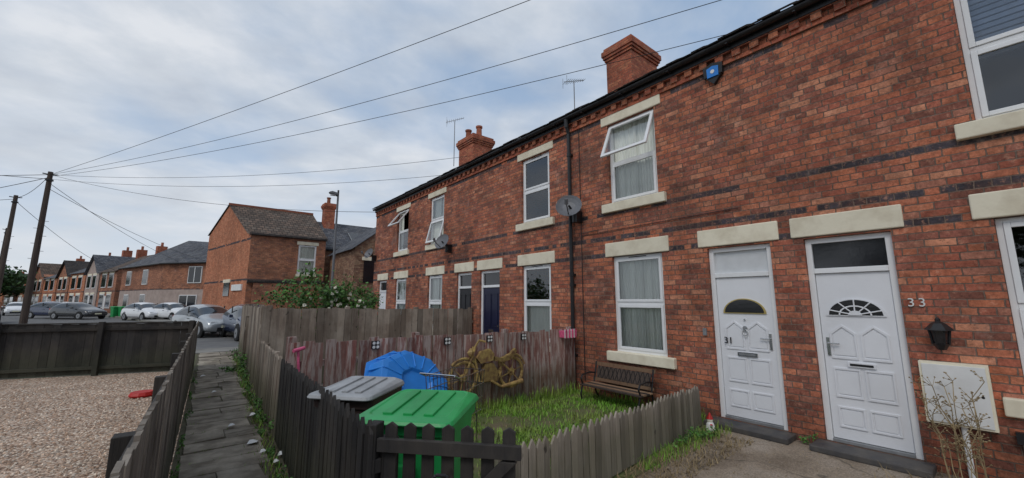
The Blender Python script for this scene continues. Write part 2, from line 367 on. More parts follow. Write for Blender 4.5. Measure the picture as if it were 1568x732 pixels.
def moulding(mb,pts,y,m,w=.018):
    n=len(pts)
    cx=sum(p[0] for p in pts)/n; cz=sum(p[1] for p in pts)/n
    def off(p,s):
        dx=p[0]-cx;dz=p[1]-cz; l=math.hypot(dx,dz) or 1
        return (p[0]-dx/l*s,p[1]-dz/l*s)
    for i in range(n):
        p,q=pts[i],pts[(i+1)%n]; pi,qi=off(p,w*1.4),off(q,w*1.4)
        mb.xz([p,q,qi,pi],y-.012,y+.002,m)
    inn=[off(p,w*2.6) for p in pts]
    mb.xz(inn,y-.008,y+.002,m)
def door(M,par,name,u0,u1,z0,z1,col=None,kind=31,simple=False):
    col=col or DOORW
    mb=MB(M); e=.003; y=.05; fo=.06
    a,b,c,d=u0+e,u1-e,z0,z1-e
    mb.box(a,a+fo,y,y+.08,c,d,UPVC); mb.box(b-fo,b,y,y+.08,c,d,UPVC)
    mb.box(a+fo,b-fo,y,y+.08,d-fo,d,UPVC)
    zt=d-.36
    mb.box(a+fo,b-fo,y-.005,y+.08,zt-.06,zt,UPVC)
    tg={31:FROST,33:DARKG}.get(kind,DARKG)
    mb.poly([(a+fo,y+.04,zt),(b-fo,y+.04,zt),(b-fo,y+.04,d-fo),(a+fo,y+.04,d-fo)],tg)
    mb.box(a+fo,b-fo,y-.01,y+.06,c,c+.035,PVCGREY)
    A,B,Z0,Z1=a+fo+.004,b-fo-.004,c+.04,zt-.064
    yd=y+.02
    mb.box(A,B,yd,yd+.05,Z0,Z1,col)
    mb.build(name+'_frame',par,bevel=.004)
    mb=MB(M); W=B-A; H=Z1-Z0; cm=(A+B)/2
    cx=cm; 
    if kind in(31,33):
        r=W*.36; zc=Z0+H*.735; rz=r*.72
        trim=GOLD if kind==31 else col
        mb.xz(arch(cx,zc,r+.025,16,rz=rz+.025),yd-.014,yd+.002,trim)
        mb.xz(arch(cx,zc+.012,r,16,rz=rz),yd-.018,yd,DARKG)
        if kind==33:
            for k in range(5):
                t=math.pi*(k+.5)/5; dx,dz=math.cos(t),math.sin(t)*.72
                mb.cyl((cx+dx*.05,yd-.02,zc+.012+dz*.05),(cx+dx*r,yd-.02,zc+.012+dz*r),.007,col,n=6)
            mb.xz(arch(cx,zc+.012,.06,8,rz=.05),yd-.024,yd-.002,col)
            mb.xz([(cx+x,zc+.012+z) for x,z in [(r*.62*math.cos(math.pi*i/12),r*.46*math.sin(math.pi*i/12)) for i in range(13)]+[(r*.56*math.cos(math.pi*i/12),r*.40*math.sin(math.pi*i/12)) for i in range(12,-1,-1)]],yd-.022,yd-.004,col)
        g=W*.11; pw=W*.5-g*1.25
        for s in(0,1):
            xa=A+g if s==0 else B-g-pw
            moulding(mb,[(xa,Z0+.13),(xa+pw,Z0+.13),(xa+pw,Z0+H*.19),(xa,Z0+H*.19)],yd,col)
            moulding(mb,[(xa,Z0+H*.245),(xa+pw,Z0+H*.245),(xa+pw,Z0+H*.42),(xa,Z0+H*.42)],yd,col)
            top=[(xa,Z0+H*.475),(xa+pw,Z0+H*.475),(xa+pw,Z0+H*.63),(xa+pw*.5,Z0+H*.68),(xa,Z0+H*.63)]
            moulding(mb,top,yd,col)
        zl=Z0+H*.445
        mb.box(cm-.12,cm+.12,yd-.022,yd,zl-.025,zl+.025,CHROME if kind==31 else col)
        mb.box(cm-.10,cm+.10,yd-.026,yd-.02,zl-.012,zl+.012,PVCGREY if kind==31 else BLK)
        if kind==31:
            mb.tube([(cm+.032*math.cos(t),yd-.03,Z0+H*.60+.04*math.sin(t)) for t in [i*math.pi/6 for i in range(13)]],.006,CHROME)
            mb.lathe([(.0,0),(.03,.0),(.03,.01),(0,.01)],(0,0,0),CHROME,L=Matrix.Translation((cm,yd-.02,Z0+H*.63))@Matrix.Rotation(math.pi/2,4,'X'))
            mb.cyl((cm,yd-.01,Z0+H*.74-.09),(cm,yd-.02,Z0+H*.74-.09),.012,CHROME)
        hx=B-.05 if kind==31 else A+.05; s=-1 if kind==31 else 1
        mb.box(hx-.014,hx+.014,yd-.012,yd,Z0+H*.49,Z0+H*.60,CHROME)
        mb.cyl((hx,yd-.04,Z0+H*.565),(hx,yd,Z0+H*.565),.008,CHROME)
        mb.cyl((hx,yd-.04,Z0+H*.565),(hx+s*.11,yd-.04,Z0+H*.565),.008,CHROME)
    else:
        g=W*.13; pw=W*.5-g*1.2
        for s in(0,1):
            xa=A+g if s==0 else B-g-pw
            for (p,q) in((.08,.38),(.48,.92)):
                moulding(mb,[(xa,Z0+H*p),(xa+pw,Z0+H*p),(xa+pw,Z0+H*q),(xa,Z0+H*q)],yd,col)
        mb.cyl((B-.06,yd-.04,Z0+H*.5),(B-.06,yd,Z0+H*.5),.02,CHROME)
        mb.box(cm-.1,cm+.1,yd-.015,yd,Z0+H*.42,Z0+H*.45,CHROME)
    mb.build(name,par)
def wall_open(mb,U,H,ops,m,depth=.13):
    us=sorted(set([0,U]+[o[0] for o in ops]+[o[1] for o in ops])); zs=sorted(set([0,H]+[o[2] for o in ops]+[o[3] for o in ops]))
    for i in range(len(us)-1):
        for j in range(len(zs)-1):
            cu=(us[i]+us[i+1])/2; cz=(zs[j]+zs[j+1])/2
            if any(o[0]<cu<o[1] and o[2]<cz<o[3] for o in ops): continue
            mb.poly([(us[i],0,zs[j]),(us[i+1],0,zs[j]),(us[i+1],0,zs[j+1]),(us[i],0,zs[j+1])],m)
    for a,b,c,d in ops:
        mb.poly([(a,0,c),(a,0,d),(a,depth,d),(a,depth,c)],m); mb.poly([(b,0,c),(b,depth,c),(b,depth,d),(b,0,d)],m)
        mb.poly([(a,0,d),(b,0,d),(b,depth,d),(a,depth,d)],m); mb.poly([(a,0,c),(a,depth,c),(b,depth,c),(b,0,c)],m)
def text(par,s,loc,size,m,M,ext=.006):
    cu=bpy.data.curves.new('house_number','FONT'); cu.body=s; cu.size=size; cu.extrude=ext; cu.align_x='CENTER'
    cu.materials.append(m); o=bpy.data.objects.new('house_number',cu); scene.collection.objects.link(o)
    MM=M@Matrix.Translation(loc)@Matrix.Rotation(math.pi/2,4,'X')
    o.parent=par; o.matrix_parent_inverse=Matrix.Translation(par.location).inverted(); o.matrix_basis=MM
# ------------------------------------------------------------ terrace
FX=5.8
def terrace(yl,yr,win,dr,kind,wst=('curtain','curtain'),tilt=0,dcol=None,half='top'):
    par=group('brick_house',(FX,(yl+yr)/2,0))
    M,U=frame((FX,yl),(FX,yr))
    wa,wb=yl-win[0],yl-win[1]; da,db=yl-dr[0],yl-dr[1]
    ops=[(wa,wb,.78,2.40),(wa,wb,3.35,4.86),(da,db,.07,2.38)]
    mb=MB(M); wall_open(mb,U,5.38,ops,BRICK)
    mb.poly([(0,7.7,0),(0,7.7,5.38),(U,7.7,5.38),(U,7.7,0)],BRICK)
    for uu in (0.001,U-.001):
        mb.poly([(uu,0,0),(uu,7.7,0),(uu,7.7,5.38),(uu,3.85,7.5),(uu,0,5.38)],BRICK)
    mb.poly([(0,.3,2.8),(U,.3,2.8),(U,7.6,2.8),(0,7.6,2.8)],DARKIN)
    mb.box(0,U,-.06,.02,5.185,5.265,BRICK)
    n=int(U/.23); 
    for i in range(n):
        u=(i+.5)*U/n; mb.box(u-.055,u+.055,-.055,.02,5.09,5.183,BRICK_P)
    mb.box(0,U,-.03,.02,5.03,5.088,BRICK_P)
    mb.build('walls',par)
    mb=MB(M)
    mb.box(wa-.13,wb+.13,-.022,.06,2.403,2.65,STONE); mb.box(wa-.13,wb+.13,-.022,.06,4.863,5.06,STONE)
    mb.box(da-.12,db+.11,-.022,.06,2.403,2.65,STONE)
    for z in(.78,3.35): mb.box(wa-.14,wb+.14,-.07,.11,z-.155,z+.004,STONE)
    mb.build('lintels_and_sills',par,bevel=.012)
    mb=MB(M); mb.box(da-.08,db+.08,-.30,.13,0.004,.068,STEP); mb.build('doorstep',par,bevel=.01)
    window(M,par,'window_lower',wa,wb,.78,2.40,wst[0])
    window(M,par,'window_upper',wa,wb,3.35,4.86,wst[1],tilt=tilt,open_half=half)
    door(M,par,'door',da,db,.07,2.38,dcol,kind)
    mb=MB(M); z0=5.34; zr=7.56
    mb.poly([(0,-.17,z0),(U,-.17,z0),(U,3.85,zr),(0,3.85,zr)],TILE); mb.poly([(0,7.9,z0),(0,3.85,zr),(U,3.85,zr),(U,7.9,z0)],TILE)
    u=0
    while u<U-.01:
        wd=min(.2,U-u); dz=ru(-.008,.02)
        L=Matrix.Translation((u,-.17,z0+dz))@Matrix.Rotation(math.atan2(zr-z0,4.02)+ru(-.02,.08),4,'X')
        mb.box(.004,wd-.004,-.035+ru(-.02,.01),.3,.002,.024,TILE,L); u+=.2
    u=0
    while u<U-.01:
        wd=min(.4,U-u); mb.xz([(u+.01,zr-.02),(u+wd-.01,zr-.02),(u+wd-.01,zr+.08),(u+.01,zr+.08)],3.78,3.92,CLAY); u+=.4
    mb.build('roof',par)
    mb=MB(M)
    mb.box(0,U,-.075,-.06,5.20,5.335,BLK)
    prof=[(-.13+.055*math.cos(t),5.315+.055*math.sin(t)) for t in [math.pi+math.pi*i/8 for i in range(9)]]
    P=[];F=[]
    for i,(yy,z) in enumerate(prof): P+=[(0,yy,z),(U,yy,z)]
    for i in range(8): F.append((2*i,2*i+1,2*i+3,2*i+2))
    mb.raw(P,F,BLK)
    u=.4
    while u<U: mb.box(u-.015,u+.015,-.19,-.07,5.245,5.258,BLK); u+=.9
    mb.build('gutter',par)
    return par,M,U
h35=terrace(-1.84,-5.4,(-3.0,-3.96),(-2.05,-2.85),0)
h33=terrace(1.68,-1.84,(0.0,-.96),(1.50,.71),33,('none','blind'))
h31=terrace(5.2,1.68,(4.34,3.38),(2.67,1.86),31,('curtain','curtain'),tilt=24)
h29=terrace(8.65,5.2,(6.80,5.88),(8.45,7.62),0,('low','none'),dcol=NAVY)
h27=terrace(12.15,8.65,(11.3,10.4),(9.58,8.84),0,('curtain','curtain'),dcol=BLACKD,tilt=14,half='bottom')
h25=terrace(16.0,12.15,(13.8,12.88),(15.4,14.6),0,('curtain','half'),tilt=38)
def chimney(par,x0,x1,y0,y1,zb,zt,pots,mt=None):
    mt=mt or BRICK_P
    mb=MB(); mb.box(x0,x1,y0,y1,zb,zt-.42,mt)
    for k,(e,a,b) in enumerate(((.035,.42,.34),(.07,.34,.26),(.10,.26,.10),(.05,.10,.0))): mb.box(x0-e,x1+e,y0-e,y1+e,zt-a,zt-b,mt)
    for (px,py,h) in pots: mb.lathe([(.0,0),(.14,0),(.13,.05),(.115,h*.8),(.15,h*.85),(.15,h),(.08,h),(.08,h-.1),(0,h-.1)],(px,py,zt),CLAY)
    mb.build('chimney',par,bevel=.012)
chimney(h29[0],8.9,10.2,5.75,6.6,6.8,8.92,[])
chimney(h25[0],8.9,9.9,13.6,14.75,6.8,8.72,[(9.2,14.45,.5),(9.4,13.9,.55)])
p31=h31[0]
mb=MB()
mb.cyl((5.73,5.24,.12),(5.73,5.24,4.98),.037,BLK); mb.cyl((5.73,5.24,4.98),(5.68,5.24,5.12),.037,BLK); mb.cyl((5.68,5.24,5.1),(5.67,5.24,5.28),.045,BLK)
for z in(.6,1.9,2.1,3.3,4.5): mb.cyl((5.73,5.24,z),(5.73,5.24,z+.07),.048,BLK); mb.box(5.74,5.80,5.19,5.29,z+.015,z+.05,BLK)
mb.cyl((5.73,5.24,.16),(5.64,5.24,.03),.037,BLK)
mb.cyl((5.785,5.02,.2),(5.785,5.02,5.0),.008,BLK,n=5); mb.cyl((5.785,5.02,2.9),(5.785,4.6,2.92),.005,BLK,n=5)
mb.cyl((5.785,2.2,2.9),(5.785,5.02,2.86),.005,BLK,n=5)
mb.build('drainpipe',p31)
M31=h31[1]; M33=h33[1]
mb=MB(M31); u=5.2-2.36; z=4.97
mb.xz([(u-.13,z-.05),(u+.13,z-.05),(u+.14,z+.11),(u+.0,z+.15),(u-.14,z+.11)],-.07,-.0,BLK)
mb.xz([(u-.12,z-.045),(u,z-.18),(u+.12,z-.045)],-.06,0,BLK)
mb.xz([(u-.08,z-.07),(u+.08,z-.07),(u+.085,z+.075),(u,z+.1),(u-.085,z+.075)],-.078,-.06,BLUE)
mb.xz(arch(u,z+.01,.03,12,0,2*math.pi),-.083,-.078,WHITE)
mb.build('alarm_box',p31,bevel=.006)
text(p31,'31',(5.2-2.49,.048,1.06),.12,BLK,M31)
text(h33[0],'3',(1.68-.635,-.012,1.58),.12,WHITE,M33); text(h33[0],'3',(1.68-.555,-.012,1.58),.12,WHITE,M33)
def dish(loc,yaw,parent,r=.24):
    mb=MB(Matrix.Translation(loc)@Matrix.Rotation(yaw,4,'Z')@Matrix.Rotation(math.radians(65),4,'Y'))
    mb.lathe([(r,0.0),(r*.8,-.032),(r*.5,-.062),(0,-.08)],(0,0,0),DISH,20)
    mb.lathe([(r,0.004),(r*.8,-.026),(r*.5,-.056),(0,-.072)],(0,0,0),DISH,20)
    mb.cyl((.18,0,-.04),(.16,0,.28),.01,BLK); mb.cyl((.16,0,.24),(.10,0,.32),.035,DISH)
    mb.M=Matrix()
    mb.cyl(loc,(loc[0]+.15,loc[1],loc[2]-.12),.02,BLK); mb.cyl((loc[0]+.15,loc[1],loc[2]-.3),(loc[0]+.15,loc[1],loc[2]),.02,BLK)
    mb.box(loc[0]+.15,5.798,loc[1]-.06,loc[1]+.06,loc[2]-.3,loc[2]-.08,BLK)
    mb.build('satellite_dish',parent,smooth=False)
dish((5.48,5.05,3.42),math.radians(215),p31,.25)
dish((5.5,9.95,3.3),math.radians(200),h27[0],.24)
dish((5.5,15.85,3.5),math.radians(200),h25[0],.22)
def aerial(x,y,z0,z1,par,yaw=0):
    mb=MB(); mb.cyl((x,y,z0),(x,y,z1),.018,PVCGREY,n=6)
    L=Matrix.Translation((x,y,z1-.05))@Matrix.Rotation(yaw,4,'Z')
    mb.cyl((-.4,0,.22),(.4,0,-.04),.012,PVCGREY,n=5,L=L)
    for i in range(9):
        t=-.4+i*.09; z=.22-(t+.4)*.325; l=.10+.012*i; mb.cyl((t,-l,z),(t,l,z),.007,PVCGREY,n=4,L=L)
    for q in(-.12,.12): mb.cyl((.36,q,-.2),(.36,q,.15),.007,PVCGREY,n=4,L=L)
    mb.build('tv_aerial',par)
aerial(8.8,15.0,7.6,9.75,h25[0],2.6); aerial(9.4,8.3,7.0,8.85,h29[0],2.9)
mb=MB(); mb.lathe([(0,.0),(.1,.0),(.1,.12),(.13,.14),(.10,.24),(0,.28)],(9.5,7.6,7.62),BLK); mb.build('roof_vent',h29[0])
mb=MB(M33); u=1.68-.46; z=1.17
mb.box(u-.035,u+.035,-.02,0,z+.02,z+.16,BLK); mb.tube([(u,-.0,z+.1),(u,-.05,z+.02),(u,-.1,z+.02)],.01,BLK)
mb.lathe([(.0,0),(.03,.0),(.055,.05),(.06,.06)],(u,-.1,z),BLK,6)
for i in range(6):
    t=math.pi/3*i; mb.cyl((u+.055*math.cos(t),-.1+.055*math.sin(t),z+.05),(u+.075*math.cos(t),-.1+.075*math.sin(t),z+.19),.009,BLK,n=4)
mb.lathe([(.05,.055),(.07,.19)],(u,-.1,z),DARKG,6)
mb.lathe([(.0,.06),(.022,.08),(.03,.12),(.0,.16)],(u,-.1,z),GOLD,8)
mb.lathe([(.10,.185),(.095,.2),(.05,.25),(.02,.27),(.02,.29),(0,.31)],(u,-.1,z),BLK,6)
mb.build('wall_lantern',h33[0])
mb=MB(M33); mb.box(1.68-.64,1.68-.19,-.10,0.0,.48,1.05,STONE); mb.box(1.68-.62,1.68-.21,-.112,-.101,.50,1.03,WHITE); mb.cyl((1.68-.25,-.115,.77),(1.68-.25,-.11,.77),.012,BLK)
mb.build('meter_box',h33[0],bevel=.008)
mb=MB(M33); mb.cyl((1.68-.40,-.05,0),(1.68-.40,-.05,.48),.022,WHITE); mb.box(1.68-.10,1.68-.02,-.05,0,.40,.5,BLK); 
mb.cyl((1.68-.06,-.02,.06),(1.68-.06,-.02,.42),.012,PVCGREY,n=6)
mb.build('service_pipes',h33[0])
mb=MB(M31); mb.box(5.2-2.80,5.2-2.75,-.03,0,1.15,1.25,PVCGREY); mb.build('doorbell',p31)

# ------------------------------------------------------------ other buildings
def gwin(par,M,u0,u1,z0,z1,st='none'):
    window(M,par,'window',u0,u1,z0,z1,st,simple=True)
par=group('brick_house',(4,30,0))
P0=(2.55,26.5);P1=(6.5,26.5);P3=(.9,35)
M,U=frame(P0,P1)
mb=MB(M); wall_open(mb,U,5.4,[(2.45,3.45,3.2,4.95)],BRICK_B); 
mb.box(0,U,-.35,0.02,2.62,2.75,TILE); mb.box(0.3,U,-.30,-.001,0,2.6,BRICK_B); mb.box(2.4,3.5,-.05,.05,3.05,3.2,STONE); mb.box(2.35,3.55,-.02,.05,4.953,5.15,STONE)
mb.box(-.1,U+.05,-.15,.0,5.3,5.42,BLK)
M2,U2=frame(P3,P0)
mb.M=M2
zp=U2*(35-31)/8.5
mb.poly([(0,0,0),(U2,0,0),(U2,0,5.4),(zp,0,7.7),(0,0,6.1)],BRICK_G)
mb.box(0.2,U2-.02,-.03,.0,0,1.1,WHITE); mb.box(U2-4.0,U2-2.9,-.04,.02,1.9,2.7,DARKG); mb.box(U2-4.1,U2-2.8,-.06,.01,2.7,2.9,STONE)
mb.box(U2-2.3,U2-.6,-.08,.01,2.2,2.55,WHITE)
mb.M=Matrix()
mb.poly([(.9,35,0),(.9,35,6.1),(6.5,35,6.1),(6.5,35,0)],BRICK_B); mb.poly([(6.5,26.5,0),(6.5,35,0),(6.5,35,6.1),(6.5,31,7.7),(6.5,26.5,5.4)],BRICK_B)
mb.build('walls',par)
gwin(par,M,2.45,3.45,3.2,4.95,'curtain')
mb=MB(); mb.poly([(2.35,26.3,5.33),(6.6,26.3,5.33),(6.6,31,7.76),(1.6,31,7.76)],TILE_B); mb.poly([(1.6,31,7.76),(6.6,31,7.76),(6.6,35.1,6.15),(.8,35.1,6.15)],TILE_B)
mb.box(1.6,6.6,30.9,31.1,7.72,7.86,CLAY); mb.build('roof',par)
chimney(par,7.3,8.0,30.6,31.4,5,8.7,[(7.6,31,.5)])
par=group('brick_house',(10,32,0))
M,U=frame((6.51,28),(14,28)); mb=MB(M); wall_open(mb,U,5.0,[(.9,1.9,3.0,4.5),(3.2,4.2,3.0,4.5),(.9,1.9,.9,2.2)],BRICK_D); mb.box(0,U,-.15,0,4.9,5.02,BLK)
mb.poly([(U,0,0),(U,7,0),(U,7,5),(U,3.5,7.4),(U,0,5)],BRICK_D); mb.build('walls',par)
for a,b,c_,d in((.9,1.9,3.0,4.5),(3.2,4.2,3.0,4.5),(.9,1.9,.9,2.2)): gwin(par,M,a,b,c_,d,'none')
mb=MB(); mb.poly([(6.5,27.8,4.95),(14.2,27.8,4.95),(14.2,31.5,7.4),(6.5,31.5,7.4)],SLATE); mb.poly([(6.5,31.5,7.4),(14.2,31.5,7.4),(14.2,35,5),(6.5,35,5)],SLATE)
L=Matrix.Translation((9.3,29.6,6.18))@Matrix.Rotation(math.atan2(2.45,3.7),4,'X'); mb.box(-.4,.4,-.5,.5,0,.06,DARKG,L); mb.box(-.46,.46,-.56,.56,0,.04,PVCGREY,L); mb.build('roof',par)
par=group('brick_house',(9,24,0))
mb=MB(); mb.xz([(6.9,0),(12,0),(12,6.3),(9.2,6.3),(6.9,4.5)],22,27,BRICK_D); mb.build('walls',par)
mb=MB(); mb.poly([(6.7,21.9,4.38),(9.2,21.9,6.36),(9.2,27.1,6.36),(6.7,27.1,4.38)],SLATE); mb.box(7.4,8.2,21.95,22.01,2.6,3.8,DARKG); mb.box(7.3,8.3,21.94,22.0,3.81,4.0,STONE); mb.build('roof',par)
par=group('brick_house',(1,56,0))
Q=[(3.5,46.5),(-2,53.5),(-6,65),(6,67),(9,52)]
mb=MB()
for i in range(5):
    a,b=Q[i],Q[(i+1)%5]
    mb.poly([(a[0],a[1],0),(a[0],a[1],2.7),(b[0],b[1],2.7),(b[0],b[1],0)],RENDER); mb.poly([(a[0],a[1],2.7),(a[0],a[1],5.4),(b[0],b[1],5.4),(b[0],b[1],2.7)],BRICK_B)
M,U=frame(Q[1],Q[0])
mb.M=M
for a,b,c_,d in((3.4,4.9,3.4,4.9),(2.6,4.6,.9,2.1)):
    mb.box(a-.08,b+.08,-.08,0.01,c_-.08,d+.08,WHITE); mb.box(a,b,-.1,-.02,c_,d,DARKG); mb.box((a+b)/2-.04,(a+b)/2+.04,-.12,-.03,c_,d,WHITE)
M,U=frame(Q[2],Q[1]); mb.M=M
for a in(2,7):
    for c_,d in((3.4,4.8),(.9,2.2)): mb.box(a-.1,a+1.3,-.08,.01,c_-.1,d+.1,WHITE); mb.box(a,a+1.2,-.1,-.02,c_,d,DARKG)
mb.build('walls',par)
mb=MB(); r1,r2=(-.3,57.5,8.3),(4.6,57.2,8.3); E=[(3.3,46.1,5.3),(-2.3,53.3,5.3),(-6.4,65.2,5.3),(6.2,67.4,5.3),(9.3,51.6,5.3)]
mb.poly([E[0],r2,r1,E[1]],SLATE); mb.poly([E[1],r1,E[2]],SLATE); mb.poly([E[2],r1,r2,E[3]],SLATE); mb.poly([E[3],r2,E[4]],SLATE); mb.poly([E[4],r2,E[0]],SLATE)
for i in range(2):
    a,b=Vector(E[i]),Vector(E[i+1]); mb.cyl(a,b,.08,BLK,n=6)
mb.build('roof',par)
def simple_house(pl,pr,depth,eave,ridge,fg,wm,rm):
    par=group('brick_house',((pl[0]+pr[0])/2,(pl[1]+pr[1])/2,0))
    M,U=frame(pl,pr); mb=MB(M)
    a,b=U*.18,U*.42; c,d=U*.6,U*.82
    if fg:
        mb.xz([(0,0),(U,0),(U,eave),(U/2,ridge),(0,eave)],0,depth,wm)
        mb.poly([(-.2,-.3,eave-.15),(U/2,-.3,ridge+.08),(U/2,depth+.1,ridge+.08),(-.2,depth+.1,eave-.15)],rm); mb.poly([(U/2,-.3,ridge+.08),(U+.2,-.3,eave-.15),(U+.2,depth+.1,eave-.15),(U/2,depth+.1,ridge+.08)],rm)
    else:
        mb.box(0,U,0,depth,0,eave,wm)
        for uu in(.01,U-.01): mb.poly([(uu,0,eave),(uu,depth,eave),(uu,depth/2,ridge)],wm)
        mb.poly([(-.2,-.3,eave-.1),(U+.2,-.3,eave-.1),(U+.2,depth/2,ridge+.08),(-.2,depth/2,ridge+.08)],rm); mb.poly([(-.2,depth+.3,eave-.1),(-.2,depth/2,ridge+.08),(U+.2,depth/2,ridge+.08),(U+.2,depth+.3,eave-.1)],rm)
    for (p,q) in((a,b),(c,d)):
        for (s,t) in((3.3,4.8),(.8,2.3)):
            mb.box(p-.1,q+.1,-.06,0.01,s-.1,t+.1,WHITE); mb.box(p,q,-.08,-.02,s,t,DARKG); mb.box(p-.2,q+.2,-.05,.01,t+.12,t+.35,STONE)
    mb.box(U*.46,U*.54,-.05,.01,0,2.2,WHITE)
    mb.box(U-.9,U-.2,depth/2-.5,depth/2+.5,ridge-.8,ridge+1.0,BRICK_P); mb.cyl((U-.5,depth/2,ridge+1),(U-.5,depth/2,ridge+1.5),.14,CLAY)
    mb.build('walls_and_roof',par)
s0=Vector((-6.6,67)); dr=Vector((-.33,.944))
s=0
for L_,fg,wm,rm,off in((7,False,BRICK_B,TILE_B,0),(6,True,RENDER,SLATE,0),(8,False,BRICK_G,SLATE,.3),(7,True,BRICK_B,TILE,0),(9,False,BRICK_G,SLATE,0),(8,True,BRICK_B,TILE_B,.4),(12,False,BRICK_G,TILE,0),(14,False,BRICK_B,SLATE,0),(16,True,BRICK_G,TILE,0),(20,False,BRICK_B,TILE,0)):
    a=s0+dr*s; b=s0+dr*(s+L_-.5); simple_house((b.x,b.y),(a.x,a.y),8,5.2+off,7.6+off,fg,wm,rm); s+=L_

# ------------------------------------------------------------ ground
mb=MB(); mb.poly([(-900,-900,0),(900,-900,0),(900,900,0),(-900,900,0)],EARTH); mb.build('ground')
def sheet(name,pts,z,m):
    mb=MB(); mb.poly([(x,y,z) for x,y in pts],m); return mb.build(name)
sheet('gravel_yard',[(-14,-4),(-.20,-4),(.30,12.4),(-3,13.5),(-14,17)],.004,GRAV)
sheet('concrete_forecourt',[(.7,-8),(5.8,-8),(5.8,2.60),(.80,2.15)],.004,CONC)
sheet('lawn',[(.86,2.16),(5.79,2.62),(5.79,5.2),(.93,5.2)],.008,LAWN)
sheet('concrete_yard',[(.93,5.22),(5.8,5.22),(5.8,16),(1.42,16)],.004,PAVE)
RX=lambda y:1.9-.234*(y-24)
sheet('road',[(-60,17.3),(60,17.3),(60,23.5),(RX(23.5),23.5),(RX(230),230),(RX(230)-7,230),(RX(23.5)-8,23.5),(-60,23.5)],.004,ASPH)
mb=MB()
for i in range(8): mb.box(-7+i*3,-5.6+i*3,20.3,20.4,.005,.008,WHITE)
mb.build('road_marking')
mb=MB(); mb.box(-60,60,16.02,17.1,-.05,.03,PAVE); mb.box(-60,60,17.1,17.25,-.05,.035,PAVE); mb.build('pavement')
mb=MB(); mb.xy([(RX(23.6)+.15,23.65),(14,23.65),(14,46),(RX(46)+.15,46)],-.05,.12,PAVE); mb.build('pavement')
mb=MB(); mb.xy([(RX(46.5)+.15,46.5),(8,46.5),(8,60),(RX(220)+6,220),(RX(220)+.15,220)],-.05,.12,PAVE); mb.build('pavement')
mb=MB(); mb.xy([(RX(23.6)-8.2,23.65),(RX(220)-7.2,220),(RX(220)-9.4,220),(RX(23.6)-10.4,23.65)],-.05,.12,PAVE); mb.build('pavement')
pl=lambda y:-.13+.038*y
pr=lambda y:.60+.048*y
mb=MB(); mb.poly([(pl(-4)-.02,-4,.014),(pr(-4)+.16,-4,.014),(pr(16)+.16,16,.014),(pl(16)-.02,16,.014)],JOINT)
y=-4; joints=[]
while y<15.9:
    h=ru(.34,.56); y1=min(y+h,16); x0,x1=pl(y)+ru(.02,.07),pr(y)+ru(-.08,.02); joints.append(y1)
    q=ru(.4,.62); cuts=[0,q,1] if R()<.7 else [0,1]
    for i in range(len(cuts)-1):
        a=x0+(x1-x0)*cuts[i]+.006; b=x0+(x1-x0)*cuts[i+1]-.006; t=ru(.022,.036); tx,ty=ru(-.006,.006),ru(-.006,.006)
        j=lambda:ru(-.012,.012); p=[(a+j()*.5,y+.01+j()*.4),(b+j()*.5,y+.01+j()*.4),(b+j(),y1-.006+j()*.4),(a+j(),y1-.006+j()*.4)]
        hh=[t-tx-ty,t+tx-ty,t+tx+ty,t-tx+ty]
        if R()<.4: # cracked slab: split along a jagged line
            f0,f1=ru(.3,.7),ru(.3,.7)
            lo=lambda P,f:(P[0][0]+(P[3][0]-P[0][0])*f,P[0][1]+(P[3][1]-P[0][1])*f); hi=lambda P,f:(P[1][0]+(P[2][0]-P[1][0])*f,P[1][1]+(P[2][1]-P[1][1])*f)
            c0=lo(p,f0); c1=hi(p,f1); qs=[[p[0],p[1],(c1[0],c1[1]-.004),(c0[0],c0[1]-.004)],[(c0[0],c0[1]+.004),(c1[0],c1[1]+.004),p[2],p[3]]]
        else: qs=[p]
        for k_,pp in enumerate(qs):
            dz_=k_*ru(-.004,.004)
            mb.raw([(x,yy,0) for x,yy in pp]+[(x,yy,h_+dz_) for (x,yy),h_ in zip(pp,hh)],[(4,5,6,7),(0,1,5,4),(1,2,6,5),(2,3,7,6),(3,0,4,7)],SLAB)
    y=y1
mb.build('garden_path',bevel=.006)
mb=MB()
PEB=[mat('pebble_a',(.64,.47,.35),.9,.2,30,0,rv=.3),mat('pebble_b',(.76,.64,.52),.9,.2,30,0,rv=.3),mat('pebble_c',(.46,.31,.22),.9,.2,30,0,rv=.3)]
for i in range(9000):
    yy=1.8+ (R()**1.6)*10.2; xx=pl(yy)-.12-R()*(.3+yy*.25)
    s=ru(.008,.022); a=R()*6.28; ca,sa=math.cos(a),math.sin(a); 
    P=[(xx+ca*s,yy+sa*s,.006),(xx-sa*s*.7,yy+ca*s*.7,.006),(xx-ca*s,yy-sa*s,.006),(xx+sa*s*.7,yy-ca*s*.7,.006),(xx+ca*s*.3,yy+sa*s*.3,.006+s*.8),(xx-ca*s*.3,yy-sa*s*.3,.006+s*.75)]
    mb.raw(P,[(0,1,4),(1,5,4),(1,2,5),(2,3,5),(3,4,5),(3,0,4)],PEB[i%3])
mb.build('gravel_pebbles',smooth=False)
